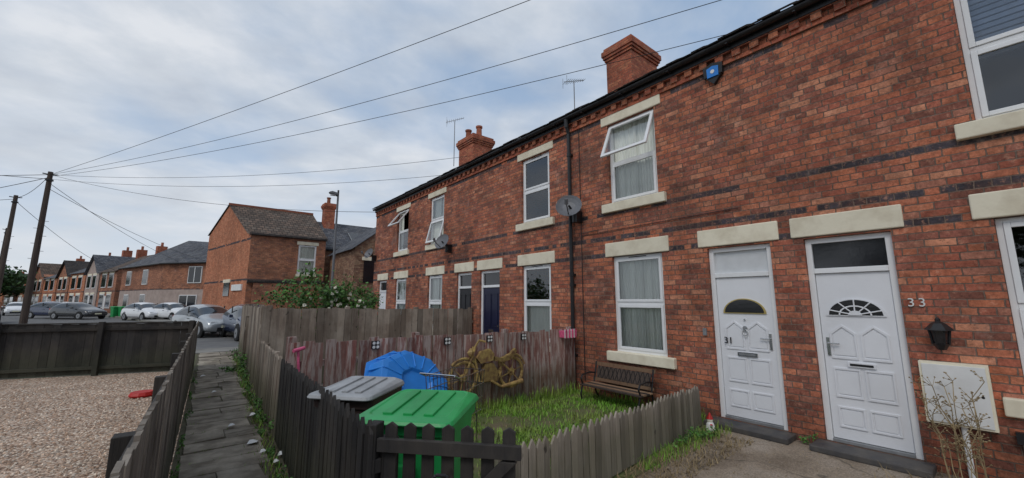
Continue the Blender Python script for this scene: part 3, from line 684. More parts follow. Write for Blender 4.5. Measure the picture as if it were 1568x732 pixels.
# ------------------------------------------------------------ vegetation
def blades(mb,n,fx,fy,h0,h1,m,w=.006,lean=.4,ok=None):
    for i in range(n):
        x,y=fx(),fy()
        if ok and not ok(x,y): continue
        h=ru(h0,h1); a=R()*6.28; dx,dy=math.cos(a),math.sin(a); l=h*ru(.1,lean); px,py=-dy*w,dx*w
        P=[(x-px,y-py,0.005),(x+px,y+py,0.005),(x+px*.7+dx*l*.4,y+py*.7+dy*l*.4,h*.6),(x-px*.7+dx*l*.4,y-py*.7+dy*l*.4,h*.6),(x+dx*l,y+dy*l,h)]
        mb.raw(P,[(0,1,2,3),(3,2,4)],m)
from mathutils import noise as mn
def patch(x,y):
    v=mn.noise(Vector((x*1.3,y*1.3,0)))+.5*mn.noise(Vector((x*4,y*4,3)))
    return y>2.3+.1*x and R()<min(1,max(.08,.68+v*1.5))
mb=MB()
blades(mb,19000,lambda:ru(1.9,5.72),lambda:ru(2.5,5.15),.02,.08,GRASSB,.0055,1.0,ok=patch)
blades(mb,1800,lambda:ru(1.9,5.72),lambda:ru(2.5,5.15),.06,.16,GRASSB,.005,.6,ok=lambda x,y:y>2.4+.1*x and mn.noise(Vector((x*2.2,y*2.2,7)))>.12)
blades(mb,900,lambda:ru(2.0,5.6),lambda:ru(5.02,5.17),.06,.24,GRASSB,.006,.6)
blades(mb,260,lambda:ru(5.6,5.75),lambda:ru(2.8,5.1),.05,.2,GRASSB,.006,.6)
blades(mb,900,lambda:ru(1.9,5.72),lambda:ru(2.5,5.15),.02,.06,DRY,.004,1.5,ok=lambda x,y:y>2.3+.1*x)
mb.build('grass')
def leaves(mb,c,rad,n,s,m,clump=8):
    cs=[(Vector((random.gauss(0,.5),random.gauss(0,.5),random.gauss(0,.45)))) for _ in range(clump)]
    for i in range(int(n)):
        k=random.choice(cs); v=k+Vector((random.gauss(0,.22),random.gauss(0,.22),random.gauss(0,.2)))
        p=Vector((c[0]+v.x*rad[0],c[1]+v.y*rad[1],c[2]+v.z*rad[2]))
        if p.z<.02: p.z=ru(.02,.1)
        a=Vector((random.gauss(0,1),random.gauss(0,1),random.gauss(0,1))).normalized(); b=a.orthogonal().normalized(); ss=s*ru(.6,1.3)
        mb.raw([p-a*ss,p+b*ss*.55,p+a*ss,p-b*ss*.55],[(0,1,2,3)],m)
mb=MB()
for yy in [5.9,6.6,7.4,8.3,9.2,10.2,11,12,13.3]: leaves(mb,(pr(yy)+.05,yy,.06),(.10,.35,.14),ru(60,190),.02,LEAF,5)
for yy in [2.4,2.8,3.3,3.9,4.4,5.1]: leaves(mb,(pr(yy)+.03,yy,.04),(.06,.2,.08),80,.015,LEAF,5)
leaves(mb,(1.25,11.5,.15),(.25,.4,.4),400,.03,LEAF,6)
for yy in [3,4,5,6.2,7.5,9,10.5]: leaves(mb,(pl(yy)+.02,yy,.03),(.04,.4,.06),70,.015,LEAF,5)
for jy in joints:
    if 3<jy<14:
        for _ in range(int(ru(2,14))):
            x=ru(pl(jy),pr(jy)); blades(mb,3,lambda:x+ru(-.02,.02),lambda:jy+ru(-.01,.012),.03,.06,GRASSB,.003,.8)
for (n_,m_) in((1300,GRASSB),(500,DRY)):
    for _ in range(n_):
        yy=ru(3.2,14); xx=pr(yy)+random.gauss(.0,.05); blades(mb,1,lambda:xx,lambda:yy,.03,.11,m_,.004,.9)
blades(mb,500,lambda:ru(3.6,5.6),lambda:ru(2.35,2.6),.03,.14,GRASSB,.004,.6)
leaves(mb,(4.9,2.5,.08),(.4,.08,.12),250,.02,LEAF,6); leaves(mb,(5.7,1.7,.05),(.06,.12,.08),80,.015,LEAF,4)
mb.build('weeds')
mb=MB(); blades(mb,1700,lambda:ru(2.9,5.3),lambda:ru(2.05,2.55),.01,.07,DRY,.004,2.5); blades(mb,400,lambda:ru(5.0,5.75),lambda:ru(-1.2,1.0),.02,.1,DRY,.004,2.5)
for i in range(900):
    x,y=ru(2.0,5.75),ru(-1.2,2.4); s=ru(.004,.012); mb.raw([(x-s,y-s*.6,.009),(x+s,y-s*.3,.012),(x+s*.4,y+s,.010)],[(0,1,2)],DRY)
mb.build('dry_grass')
par=group('rose_bush',(2.6,10.4,0)); mb=MB()
for i in range(9):
    a=i*.7; mb.cyl((2.6,10.4,0),(2.6+.6*math.cos(a)*ru(.4,1),10.4+.4*math.sin(a),ru(1.1,1.7)),.02,BARK,r1=.006,n=5)
mb.build('stems',par)
mb=MB(); leaves(mb,(2.5,10.3,1.5),(.72,.5,.66),3000,.045,LEAF,18); leaves(mb,(3.35,10.2,1.4),(.45,.4,.52),1200,.045,LEAF,10); mb.build('leaves',par)
mb=MB()
for i in range(30):
    x=random.gauss(2.95,.40); z=ru(1.42,1.95)-abs(x-2.7)*.3; yy=ru(9.75,10.1)
    for k in range(9):
        a=Vector((random.gauss(0,1),random.gauss(0,1),random.gauss(0,1))).normalized(); b=a.orthogonal().normalized(); p=Vector((x,yy,z))+b*.016; s=.036
        mb.raw([p-a*s,p+b*s,p+a*s,p-b*s],[(0,1,2,3)],PETAL)
mb.build('flowers',par)
def tree(x,y,h,r,n=1500,s=.16):
    par=group('tree',(x,y,0)); mb=MB(); mb.cyl((x,y,0),(x,y,h*.5),.03*h,BARK,r1=.015*h)
    for i in range(7):
        a=i*.9; mb.cyl((x,y,h*ru(.3,.5)),(x+r*.7*math.cos(a),y+r*.7*math.sin(a),h*ru(.6,.85)),.012*h,BARK,r1=.004*h,n=6)
    mb.build('trunk',par); mb=MB(); leaves(mb,(x,y,h*.66),(r,r,h*.34),n,s,LEAF2,26); mb.build('crown',par)
tree(-13,-1.5,8,3.2,5000,.13); tree(-15,3.5,7,3,3500,.13); tree(-14,-6,9,3.5,3500,.14)
for (x,y,h,r) in((-27,108,6.8,5),(-30,122,8,6),(-33,118,7.5,6),(-38,140,9,7)): tree(x,y,h,r,2600,.35)
mb=MB()
for i in range(13):
    bx,by=5.35+ru(-.05,.05),.40+ru(-.12,.12); a=R()*6.28; p=[Vector((bx,by,0))]; h=ru(.5,.95)
    for k in range(1,6): p.append(Vector((bx+math.cos(a)*.035*k*ru(.5,1.5),by+math.sin(a)*.035*k*ru(.5,1.5),h*k/5)))
    mb.tube(p,.004,DRY,n=4)
    for q in p[2:]:
        for _ in range(5):
            e=q+Vector((ru(-.07,.07),ru(-.07,.07),ru(.01,.08))); mb.cyl(q,e,.002,DRY,n=3); mb.lathe([(0,-.008),(.009,0),(0,.008)],tuple(e),DRY,5)
mb.build('dead_plant')

# ------------------------------------------------------------ fences
def fence(name,p0,p1,h0,h1,m,w=.09,gap=.03,th=.018,point=.05,rails=(.22,.78),ps=1.8,hj=.01,tilt=.01,side=1,zb=.03,postm=None,posth=.05,railm=None,cap=False):
    M,U=frame(p0,p1); par=group(name,(p0[0],p0[1],0)); mb=MB(M); u=0
    while u<U-w*.5:
        f=u/U; h=h0+(h1-h0)*f+ru(-hj,hj); L=Matrix.Translation((u,ru(-.005,.004),zb))@Matrix.Rotation(ru(-tilt,tilt),4,'Y')
        if point: P=[(0,0),(w,0),(w,h-zb-point+ru(-.006,.006)),(w/2+ru(-.006,.006),h-zb),(0,h-zb-point)]
        else: P=[(0,0),(w,0),(w,h-zb+ru(-.008,.008)),(0,h-zb)]
        mb.xz(P,0,th,m,L); u+=w+gap*ru(.6,1.5)
    mb.build('boards',par)
    mb=MB(M)
    ry0,ry1=(th+.004,th+.05) if side>0 else (-.05,-.004)
    for r in rails:
        mb.xz([(0,h0*r-.035),(U,h1*r-.035),(U,h1*r+.035),(0,h0*r+.035)],ry0,ry1,railm or m)
    n=max(1,round(U/ps))
    for i in range(n+1):
        f=i/n; uu=min(max(U*f,.04),U-.04); h=h0+(h1-h0)*f+posth
        q0,q1=(ry1+.001,ry1+.09) if side>0 else (ry0-.09,ry0-.001)
        mb.box(uu-.045,uu+.045,q0,q1,0,h,postm or m)
    if cap: mb.xz([(0,h0+.002),(U,h1+.002),(U,h1+.03),(0,h0+.03)],-.02,th+.06,railm or m)
    mb.build('rails_and_posts',par,bevel=.004)
    return par,M,U
fence('wooden_fence',(pl(.9)-.03,.9),(pl(12.4)-.03,12.4),1.15,1.14,WPATH,w=.10,gap=.004,point=0,rails=(.3,.86),side=1,hj=.014,tilt=.03,postm=WBLK,posth=-.16,railm=WBLK,ps=1.9)
fence('black_fence',(-11.0,16.2),(.25,12.38),1.10,1.12,WBLK,w=.14,gap=.003,point=0,side=-1,rails=(.15,.9),hj=.005,tilt=.004,cap=True)
fence('picket_fence',(pr(5.6)+.10,5.6),(pr(2.15)+.10,2.15),.95,1.02,WBLK,w=.085,gap=.02,point=.07,side=-1,hj=.008,tilt=.012,posth=-.12) if False else fence('picket_fence',(pr(5.6)+.10,5.6),(pr(2.15)+.10,2.15),.95,1.02,WBLK,w=.085,gap=.02,point=.07,side=1,hj=.008,tilt=.012,posth=-.10)
fence('picket_fence',(pr(8.6)+.10,8.6),(pr(5.65)+.10,5.65),.95,.95,WGREY,w=.09,gap=.012,point=.04,side=1,hj=.02,posth=-.08)
fence('wooden_fence',(pr(15.8)+.12,15.8),(pr(8.7)+.12,8.7),1.48,1.5,WGREY,w=.12,gap=.004,point=0,side=1,hj=.02)
fence('wooden_fence',(1.12,8.68),(5.78,8.68),1.50,1.42,WGREY,w=.13,gap=.005,point=0,side=1,hj=.016,tilt=.012,posth=.04)
fence('red_fence',(.97,5.2),(5.74,5.2),1.17,1.10,WRED,w=.12,gap=.008,point=0,side=1,hj=.02,tilt=.014)
fence('wooden_fence',(1.25,12.2),(5.78,12.2),1.2,1.2,WGREY,w=.13,gap=.005,point=0,side=1)
fence('picket_fence',(1.85,2.36),(5.42,2.72),.60,.53,WGREY2,w=.075,gap=.012,point=.06,side=1,hj=.014,tilt=.03,rails=(.35,.75),posth=-.08)
Mg,Ug=frame((.86,2.16),(1.36,1.60)); par=group('garden_gate',(.86,2.16,0)); mb=MB(Mg); u=.03
for i in range(7):
    L=Matrix.Translation((u,0,.08))@Matrix.Rotation(ru(-.008,.008),4,'Y'); h=.91
    mb.xz([(0,0),(.065,0),(.065,h-.0),(.0325,h+.02),(0,h-.0)],0,.018,WBLK,L); u+=.103
for z in(.22,.90): mb.box(.0,Ug,-.032,-.002,z-.03,z+.035,WBLK)
mb.xz([(.02,.26),(.1,.26),(Ug-.02,.86),(Ug-.1,.86)],-.03,-.003,WBLK)
mb.build('gate_leaf',par,bevel=.003)
mb=MB(Mg); mb.box(-.07,-.005,-.03,.06,0,1.0,WBLK); mb.build('gate_post',par,bevel=.006)
mb=MB(); 
L=Matrix.Translation((.80,1.52,0))@Matrix.Rotation(.3,4,'Z'); mb.box(-.04,.04,-.04,.04,0,.93,WGREY,L)
mb.cyl((.78,1.5,.90),(.98,1.44,.86),.025,WGREY,n=8); mb.tube([(.80,1.5,.93),(.82,1.48,.97),(.86,1.47,.96),(.88,1.46,.92)],.008,BLK)
mb.build('old_post',bevel=.004)
for x in(1.95,3.0,3.75,4.45):
    mb=MB(); z=1.13-(x-.97)*.014; mb.box(x-.05,x+.05,5.165,5.192,z-.09,z+.01,BLK)
    for a in(-.025,.025):
        for b in(-.065,-.015): mb.lathe([(.0,0),(.02,0)],(0,0,0),WHITE,8,L=Matrix.Translation((x+a,5.163,z+b))@Matrix.Rotation(math.pi/2,4,'X'))
    mb.build('fence_tile_ornament')
mb=MB()
mb.xz([(5.32,.98),(5.62,.98),(5.64,1.10),(5.30,1.10)],5.06,5.19,PINK)
for i in range(8): mb.box(5.31+i*.04,5.325+i*.04,5.05,5.06,.97,1.13,PINK if i%2 else WHITE)
mb.build('pink_planter')
# motorbike ornament hung on the fence
par=group('motorbike_ornament',(3.65,5.12,0)); mb=MB(Matrix.Translation((3.68,5.13,-.02))@Matrix.Diagonal((1.4,1,1.35,1)))
def ring(cx,cz,r,t,n=26,y=0):
    mb.tube([(cx+r*math.cos(2*math.pi*i/n),y,cz+r*math.sin(2*math.pi*i/n)) for i in range(n+1)],t,OLIVE,n=6)
for cx in(-.31,.33):
    ring(cx,.40,.165,.02); ring(cx,.40,.03,.018)
    for k in range(3):
        a=k*math.pi/3+.3; mb.cyl((cx-.16*math.cos(a),0,.40-.16*math.sin(a)),(cx+.16*math.cos(a),0,.40+.16*math.sin(a)),.006,OLIVE,n=4)
for yy in(-.03,.01): mb.tube([(-.31,yy,.40),(-.22,yy,.60),(-.18,yy,.72)],.014,OLIVE)
mb.tube([(-.18,-.03,.72),(-.14,-.05,.79),(-.06,-.06,.77)],.012,OLIVE)
mb.lathe([(0,0),(.04,.01),(.05,.03),(0,.07)],(0,0,0),OLIVE,10,L=Matrix.Translation((-.21,-.03,.66))@Matrix.Rotation(-1.5,4,'Y'))
mb.xz([(-.17,.60),(-.12,.67),(.0,.69),(.06,.63),(.04,.56),(-.12,.54)],-.07,-.01,OLIVE)
mb.xz([(.07,.60),(.16,.575),(.27,.60),(.36,.67),(.38,.64),(.30,.55),(.18,.53),(.07,.55)],-.07,-.01,OLIVE)
mb.tube([(-.18,-.02,.62),(-.11,-.02,.34),(.12,-.02,.33),(.18,-.02,.42),(.14,-.02,.56)],.012,OLIVE)
mb.tube([(.14,-.02,.55),(.33,-.02,.40)],.012,OLIVE)
mb.xz([(-.08,.34),(.10,.34),(.12,.43),(.05,.53),(-.06,.53),(-.10,.43)],-.06,-.005,OLIVE)
mb.tube([(.02,-.065,.34),(.16,-.065,.26)],.014,OLIVE); mb.cyl((.16,-.065,.26),(.46,-.065,.29),.018,OLIVE,r1=.026)
for cx,a0,a1 in((-.31,35,135),(.33,20,150)):
    mb.tube([(cx+.205*math.cos(math.radians(a0+(a1-a0)*i/9)),-.01,.40+.205*math.sin(math.radians(a0+(a1-a0)*i/9))) for i in range(10)],.015,OLIVE)
mb.build('motorbike',par)
par=group('paddling_pool',(2.2,4.6,0))
L=Matrix.Translation((2.22,4.62,.62))@Matrix.Rotation(math.radians(22),4,'Y')@Matrix.Rotation(math.radians(55),4,'X')
mb=MB(L); n=8
def rg(r,z): return [(r*1.15*math.cos(2*math.pi*(i+.5)/n),r*.98*math.sin(2*math.pi*(i+.5)/n),z) for i in range(n)]
rings=[rg(.52,-.16),(rg(.54,-.13)),rg(.49,-.12),rg(.44,.07),rg(.38,.09),rg(.2,.095),rg(.17,.06)]
P=sum(rings,[]); F=[]
for j in range(len(rings)-1):
    for i in range(n): F.append((j*n+i,j*n+(i+1)%n,(j+1)*n+(i+1)%n,(j+1)*n+i))
F.append(tuple(range(len(P)-n,len(P)))); mb.raw(P,F,BLUE)
for i in range(n*2):
    a=math.pi*(i+.5)/n; mb.cyl((.2*1.15*math.cos(a),.2*math.sin(a),.098),(.39*1.15*math.cos(a),.39*math.sin(a),.088),.012,BLUE,n=6); mb.cyl((.40*1.15*math.cos(a),.40*math.sin(a),.085),(.49*1.13*math.cos(a),.49*math.sin(a),-.11),.012,BLUE,n=6)
mb.build('pool_shell',par,bevel=.012,smooth=False)
mb=MB(Matrix.Translation((2.35,3.85,.45))@Matrix.Rotation(.5,4,'Z'))
for i in range(9):
    t=-.28+i*.07; mb.tube([(t,-.2,.42),(t*.9,-.17,.0),(t*.9,.17,0),(t,.2,.42)],.004,CHROME,n=4)
for z,e in((.42,1),(.28,.97),(.14,.93),(.0,.9)): mb.tube([(-.28*e,-.2*e,z),(.28*e,-.2*e,z),(.28*e,.2*e,z),(-.28*e,.2*e,z),(-.28*e,-.2*e,z)],.005,CHROME,n=4)
for sx_,sy in((-.2,-.15),(.2,-.15),(.2,.15),(-.2,.15)): mb.cyl((sx_,sy,0),(sx_,sy,-.42),.009,CHROME,n=6)
mb.tube([(-.28,-.2,.42),(-.38,-.2,.46),(-.38,.2,.46),(-.28,.2,.42)],.009,CHROME,n=6)
mb.build('shopping_trolley')
# ------------------------------------------------------------ wheelie bins
def bin_(name,x,y,yaw,body,lid,sc=(1,1,1)):
    par=group(name,(x,y,0)); T=Matrix.Translation((x,y,0))@Matrix.Rotation(yaw,4,'Z')@Matrix.Diagonal((*sc,1)); mb=MB(T)
    def rect(wx,yf,yb,z,r=.05):
        pts=[]
        for cx,cy,a0 in((wx-r,yb-r,0),(-wx+r,yb-r,90),(-wx+r,yf+r,180),(wx-r,yf+r,270)):
            for k in range(4):
                a=math.radians(a0+k*30); pts.append((cx+r*math.cos(a),cy+r*math.sin(a),z))
        return pts
    def loft(rs,m):
        n=len(rs[0]); P=sum(rs,[]); F=[]
        for j in range(len(rs)-1):
            for i in range(n): F.append((j*n+i,j*n+(i+1)%n,(j+1)*n+(i+1)%n,(j+1)*n+i))
        F.append(tuple(range(len(P)-n,len(P)))); F.append(tuple(range(n-1,-1,-1)))
        mb.raw(P,F,m)
    loft([rect(.22,-.22,.22,.06),rect(.23,-.24,.23,.3),rect(.27,-.32,.28,.90),rect(.285,-.34,.30,.91),rect(.29,-.345,.30,.985)],body)
    for s in(-1,1):
        mb.cyl((s*.22,.26,.1),(s*.28,.26,.1),.1,TYRE,n=16); mb.cyl((s*.275,.26,.1),(s*.285,.26,.1),.05,PVCGREY,n=10)
    mb.cyl((-.24,.26,.1),(.24,.26,.1),.012,BLK); mb.box(-.06,.06,-.346,-.30,.62,.72,body)
    mb.build('body',par,smooth=False,bevel=.004)
    mb=MB(T)
    def r2(wx,yf,yb,zf,zb,r=.06): return [(px,py,zf+(zb-zf)*(py-yf)/(yb-yf)) for (px,py,_) in rect(wx,yf,yb,0,r)]
    loft([r2(.305,-.40,.31,.985,.995),r2(.312,-.415,.315,.995,1.01),r2(.30,-.40,.30,1.02,1.04),r2(.25,-.33,.24,1.03,1.07),r2(.24,-.31,.23,1.022,1.062)],lid)
    for s in(-.13,.0,.13):
        L=Matrix.Translation((s,-.05,1.045))@Matrix.Rotation(.075,4,'X'); mb.box(-.03,.03,-.24,.25,-.03,.012,lid,L)
    mb.cyl((-.26,.345,1.0),(.26,.345,1.0),.017,lid)
    for s in(-.25,-.08,.08,.25): mb.box(s-.015,s+.015,.28,.35,.97,1.02,lid)
    mb.build('lid',par,bevel=.008)
bin_('green_wheelie_bin',1.36,2.64,math.radians(-48),BINGREEN,BINGREEN,(1.04,1.0,.91))
bin_('grey_wheelie_bin',1.20,3.44,math.radians(-50),BINBR,BINGREY,(.86,.84,.92))
# ------------------------------------------------------------ bench
par=group('garden_bench',(5.5,4.05,0)); Mb,_=frame((5.62,4.65),(5.62,3.5)); 
mb=MB(Mb); Lb=1.15
for i in range(4): mb.box(.0,Lb,-.40+i*.085,-.33+i*.085,.255,.275,WTAN if i%2 else POLEW)
Lr=Matrix.Translation((0,-.06,.30))@Matrix.Rotation(math.radians(-14),4,'X')
for z0,z1 in((.0,.05),(.25,.31)): mb.box(0,Lb,0,.018,z0,z1,WTAN,Lr)
mb.box(.07,Lb-.07,.003,.014,.055,.245,POLEW,Lr)
for i in range(12):
    t=.1+i*.085; mb.cyl((t,.0,.05),(t+.07,.0,.245),.005,BLK,n=4,L=Lr); mb.cyl((t+.07,.0,.05),(t,.0,.245),.005,BLK,n=4,L=Lr)
for u in(.03,Lb-.03):
    mb.tube([(u,-.38,.0),(u,-.41,.13),(u,-.37,.25),(u,-.06,.25),(u,-.03,.12),(u,.04,.0)],.014,BLK)
    mb.tube([(u,-.07,.25),(u,.01,.60)],.014,BLK); mb.tube([(u,-.04,.42),(u,-.2,.44),(u,-.36,.42),(u,-.40,.36),(u,-.36,.27)],.013,BLK)
mb.build('bench_frame',par)
mb=MB(); c=(5.30,2.56,.0)
mb.lathe([(0,0),(.05,0),(.055,.05),(.045,.1),(.03,.125)],c,WHITE,12); mb.lathe([(0,.11),(.03,.12),(.036,.145),(.03,.17),(0,.18)],c,PETAL,10); mb.lathe([(.04,.16),(.03,.18),(.012,.22),(0,.24)],c,RED,10)
mb.lathe([(0,-.01),(.02,0),(0,.012)],(c[0]-.035,c[1]-.03,.1),RED,8); mb.lathe([(0,-.01),(.016,0),(0,.012)],(c[0]-.03,c[1]+.03,.02),BLK,8)
mb.build('garden_gnome')
mb=MB()
for (x,y,s) in((.75,5.6,.06),(.62,6.5,.04),(.95,5.0,.05),(.9,6.9,.05),(.55,9.0,.04),(.99,4.2,.04),(.45,11,.05),(.80,5.2,.035),(.86,4.8,.03)):
    P=[(x-s,y-s*.5,.046),(x+s*.6,y-s,.06),(x+s,y+s*.6,.05),(x+s*.1,y+s*.2,.075),(x-s*.4,y+s,.065)]; mb.raw(P,[(0,1,3),(1,2,3),(2,4,3),(4,0,3)],WHITE)
mb.build('litter')
mb=MB(Matrix.Translation((-.42,9.6,.01))@Matrix.Rotation(.3,4,'Z')); mb.lathe([(.0,.0),(.16,.0),(.18,.03),(.15,.08),(.05,.06),(0,.07)],(0,0,0),RED,12); mb.box(.1,.4,-.03,.03,.02,.045,RED); mb.build('red_toy_spade',bevel=.004)
mb=MB(); mb.cyl((1.06,5.0,.7),(1.03,5.05,1.10),.015,PINK); mb.cyl((.98,5.02,1.09),(1.1,5.08,1.11),.02,PINK); mb.cyl((1.06,5.0,.7),(1.08,4.95,.05),.012,PVCGREY); mb.cyl((1.08,4.95,.05),(1.4,4.75,.05),.02,PINK)
for p in((1.08,4.95,.06),(1.4,4.75,.06)): mb.cyl((p[0]-.015,p[1]-.02,p[2]),(p[0]+.015,p[1]+.02,p[2]),.055,TYRE,n=14)
mb.build('child_scooter')
# ------------------------------------------------------------ cars
CM={'silver':mat('silver_paint',(.42,.44,.45),.3,.05,3,0,metal=.5,rv=0,coat=.6),'white':mat('white_car_paint',(.72,.73,.74),.3,.04,3,0,rv=0,coat=.6),
 'navy':mat('navy_paint',(.02,.03,.07),.25,.1,3,0,rv=0,coat=.8),'dark':mat('dark_car_paint',(.03,.032,.036),.25,.1,3,0,rv=0,coat=.8)}
LAMP=mat('headlamp',(.6,.62,.65),.15,.1,9,0,rv=0,spec=.8); TAIL=mat('tail_lamp',(.35,.01,.01),.25,.1,9,0,rv=0); PLATE=mat('number_plate',(.7,.68,.5),.5,.05,9,0,rv=0)
def car(x,y,heading,col,L=3.9,W=1.7,H=1.47,dz=0):
    par=group('parked_car',(x,y,0)); m=CM[col]
    T=Matrix.Translation((x,y,.004+dz))@Matrix.Rotation(heading,4,'Z'); mb=MB(T)
    st=[(1.95,.36,.54,.60,.78,.70),(1.88,.22,.60,.70,.92,.8),(1.55,.2,.76,.85,.98,.86),(.95,.2,.86,.97,1,.86),(.22,.2,.9,1.37,1,.70),(-.3,.2,.91,1.45,1,.70),(-1.0,.2,.93,1.43,1,.70),(-1.5,.2,.95,1.33,1,.68),(-1.82,.22,.92,1.02,.97,.8),(-1.93,.3,.66,.74,.92,.78)]
    sx_,sz=L/3.9,H/1.47; hw=W/2; P=[]
    for (a,zb,zl,zt,ws,wt) in st:
        for s in(1,-1):
            P+=[(a*sx_,s*hw*.86*ws,zb*sz),(a*sx_,s*hw*ws,(zb+.14)*sz),(a*sx_,s*hw*ws,(zb*.45+zl*.55)*sz),(a*sx_,s*hw*.965*ws,zl*sz),(a*sx_,s*hw*wt*ws,zt*sz),(a*sx_,0,(zt+.025)*sz)]
    Fb=[];Fg=[]
    for i in range(len(st)-1):
        for si in(0,1):
            a=i*12+si*6; b=(i+1)*12+si*6
            for l in range(5):
                f=(a+l,b+l,b+l+1,a+l+1) if si==0 else (a+l+1,b+l+1,b+l,a+l)
                g=(l==3 and 3<=i<=7) or (l==4 and i in(3,7))
                (Fg if g else Fb).append(f)
        a=i*12;b=(i+1)*12; Fb.append((a,a+6,b+6,b))
    for i in(0,len(st)-1):
        a=i*12; f=(a,a+1,a+2,a+3,a+4,a+5,a+10,a+9,a+8,a+7,a+6); Fb.append(f if i==0 else f[::-1])
    o=len(mb.v); mb.v+=[tuple(T@Vector(p)) for p in P]
    for F,mm in((Fb,m),(Fg,CARG)):
        k=mb.mi(mm)
        for f in F: mb.f.append(tuple(o+q for q in f)); mb.m.append(k); mb.r.append(.5)
    mb.build('body',par,smooth=True,sub=2)
    mb=MB(T)
    for a in(1.22*sx_,-1.2*sx_):
        for s in(1,-1):
            mb.cyl((a,s*(hw-.04),.33),(a,s*(hw-.006),.33),.375,TYRE,n=24)
            mb.cyl((a,s*(hw-.15),.31),(a,s*(hw+.012),.31),.31,TYRE,n=24); mb.cyl((a,s*(hw),.31),(a,s*(hw+.02),.31),.2,PVCGREY,n=16); mb.cyl((a,s*(hw),.31),(a,s*(hw+.026),.31),.05,BLK,n=10)
    e=L/2
    for s in(1,-1):
        mb.box(e-.24,e-.07,s*hw*.62-.13,s*hw*.62+.13,.60*sz,.70*sz,LAMP); mb.box(-e+.01,-e+.16,s*hw*.72-.11,s*hw*.72+.11,.72*sz,.93*sz,TAIL)
        mb.box(.55*sx_,.72*sx_,s*(hw+.10)-.08,s*(hw+.10)+.05,.92*sz,1.03*sz,m)
        mb.box(-.28,-.20,s*hw*.87-.012,s*hw*.87+.02,.9*sz,1.36*sz,BLK)
        mb.box(-.02,.14,s*hw*1.0-.006,s*hw*1.0+.014,.80*sz,.83*sz,BLK)
    mb.box(e-.09,e+.005,-.42,.42,.28*sz,.44*sz,BLK); mb.box(e-.05,e-.01,-.3,.3,.52*sz,.58*sz,BLK); mb.box(e-.03,e+.012,-.26,.26,.42*sz,.52*sz,PLATE)
    mb.box(-e-.005,-e+.08,-.26,.26,.50*sz,.60*sz,PLATE); mb.box(-e-.0,-e+.12,-.6,.6,.26*sz,.38*sz,BLK)
    mb.build('wheels_and_trim',par,bevel=.008)
toC=math.atan2(-.97,.23)
car(.95,24.2,toC+.12,'silver')
car(2.45,21.4,toC-.1,'navy',4.2,1.78,1.5)
car(-.6,43.5,math.radians(-60),'white',3.9,1.7,1.5)
car(-2.4,45.5,math.radians(-62),'white',4.2,1.8,1.5)
car(-7.2,52,toC+.5,'dark',4.2,1.8,1.5); car(-9.3,56,toC+.5,'navy',4.2,1.8,1.55); car(-11.3,46.5,toC,'dark',4.4,1.85,1.65)
car(-9.2,66,toC,'silver'); car(-14.6,70,toC,'white'); car(-12,78,toC,'white'); car(-17,84,toC,'silver'); car(-15,92,toC,'dark')
for i,(x,y) in enumerate(((-5.2,55),(-4.6,54.4),(-3.4,53.3))): bin_('green_wheelie_bin',x,y,.5,BINGREEN,BINGREEN)
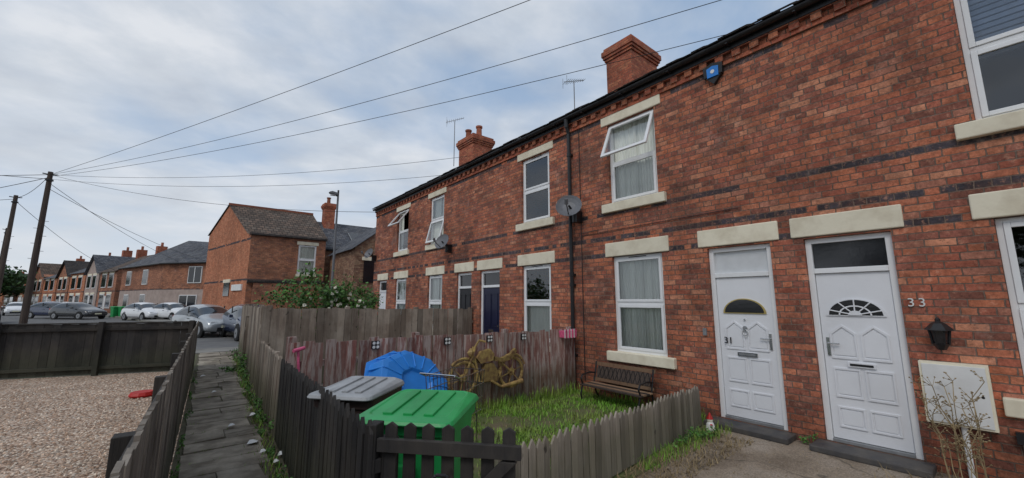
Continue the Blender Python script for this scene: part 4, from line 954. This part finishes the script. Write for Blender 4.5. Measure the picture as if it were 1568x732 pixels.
# ------------------------------------------------------------ poles, lamp, wires
def pole(x,y,h):
    par=group('telegraph_pole',(x,y,0)); mb=MB()
    mb.cyl((x,y,0),(x,y,h),.15,POLEW,r1=.10,n=12); mb.cyl((x,y,h-.5),(x,y,h-.42),.16,BLK)
    for i in range(8):
        z=3+i*.4; s=1 if i%2 else -1; mb.cyl((x,y,z),(x+s*.25,y,z),.012,PVCGREY,n=5)
    for s in(-1,1): mb.cyl((x,y,h-.15),(x+s*.28,y,h-.12),.03,BLK,n=6)
    mb.build('pole',par); return (x,y,h)
t1=pole(-6.3,31.8,8.5); t2=pole(-9.4,40.8,8.55)
t3=pole(-13.5,58,8.3); pole(13.7,-8.2,10.6)
par=group('street_lamp',(4.75,17.9,0)); mb=MB(); mb.cyl((4.75,17.9,0),(4.75,17.9,1.3),.085,DISH,r1=.08,n=12); mb.cyl((4.75,17.9,1.3),(4.75,17.9,6.15),.055,DISH,r1=.04,n=12)
mb.cyl((4.75,17.9,6.12),(4.5,17.9,6.2),.03,DISH,n=8); mb.xz([(4.72,6.16),(4.42,6.20),(4.38,6.26),(4.48,6.30),(4.72,6.26)],17.78,18.02,DISH); mb.box(4.44,4.64,17.82,17.98,6.13,6.165,LAMP)
mb.cyl((4.75,17.9,6.1),(4.75,17.9,6.4),.04,BLK,n=8)
mb.build('post_and_head',par,bevel=.006)
def wire(a,b,sag=.4,r=.011,n=28):
    cu=bpy.data.curves.new('overhead_wire','CURVE'); cu.dimensions='3D'; cu.bevel_depth=r; cu.bevel_resolution=1
    sp=cu.splines.new('POLY'); sp.points.add(n)
    a=Vector(a);b=Vector(b)
    for i in range(n+1):
        t=i/n; p=a.lerp(b,t); p.z-=sag*4*t*(1-t); sp.points[i].co=(p.x,p.y,p.z,1)
    cu.materials.append(WIREM); o=bpy.data.objects.new('overhead_wire',cu); scene.collection.objects.link(o)
T1=(t1[0],t1[1],8.35); TR=(13.7,-8.2)
wire(T1,(*TR,10.4),.35,.009)
wire(T1,(14.4,-8.3,8.9),.75,.008); wire((t1[0],t1[1],8.25),(16.2,-9.4,8.6),.85,.008)
wire(T1,(9.0,13.6,7.75),.5,.008)
wire(T1,(5.75,15.8,5.2),.5,.009)
wire((t1[0],t1[1],8.1),(8.9,14.7,7.2),.5,.008)
wire((t1[0],t1[1],7.6),(2.2,50,5.3),.5,.012); wire((t1[0],t1[1],7.9),(-.5,54,5.5),.4,.012)
wire(T1,(t2[0],t2[1],8.4),.3,.014); wire(T1,(-24,36,7.5),.6,.014); wire((t1[0],t1[1],8.1),(-26,30,8),.5,.014)
wire((t2[0],t2[1],8.4),(t3[0],t3[1],8.2),.4,.016); wire((t2[0],t2[1],8.3),(-26,44,6.5),.5,.015); wire((t1[0],t1[1],8.2),(-24,50,6.0),.5,.015); wire((t2[0],t2[1],8.2),(-7,68,5.3),.5,.014)
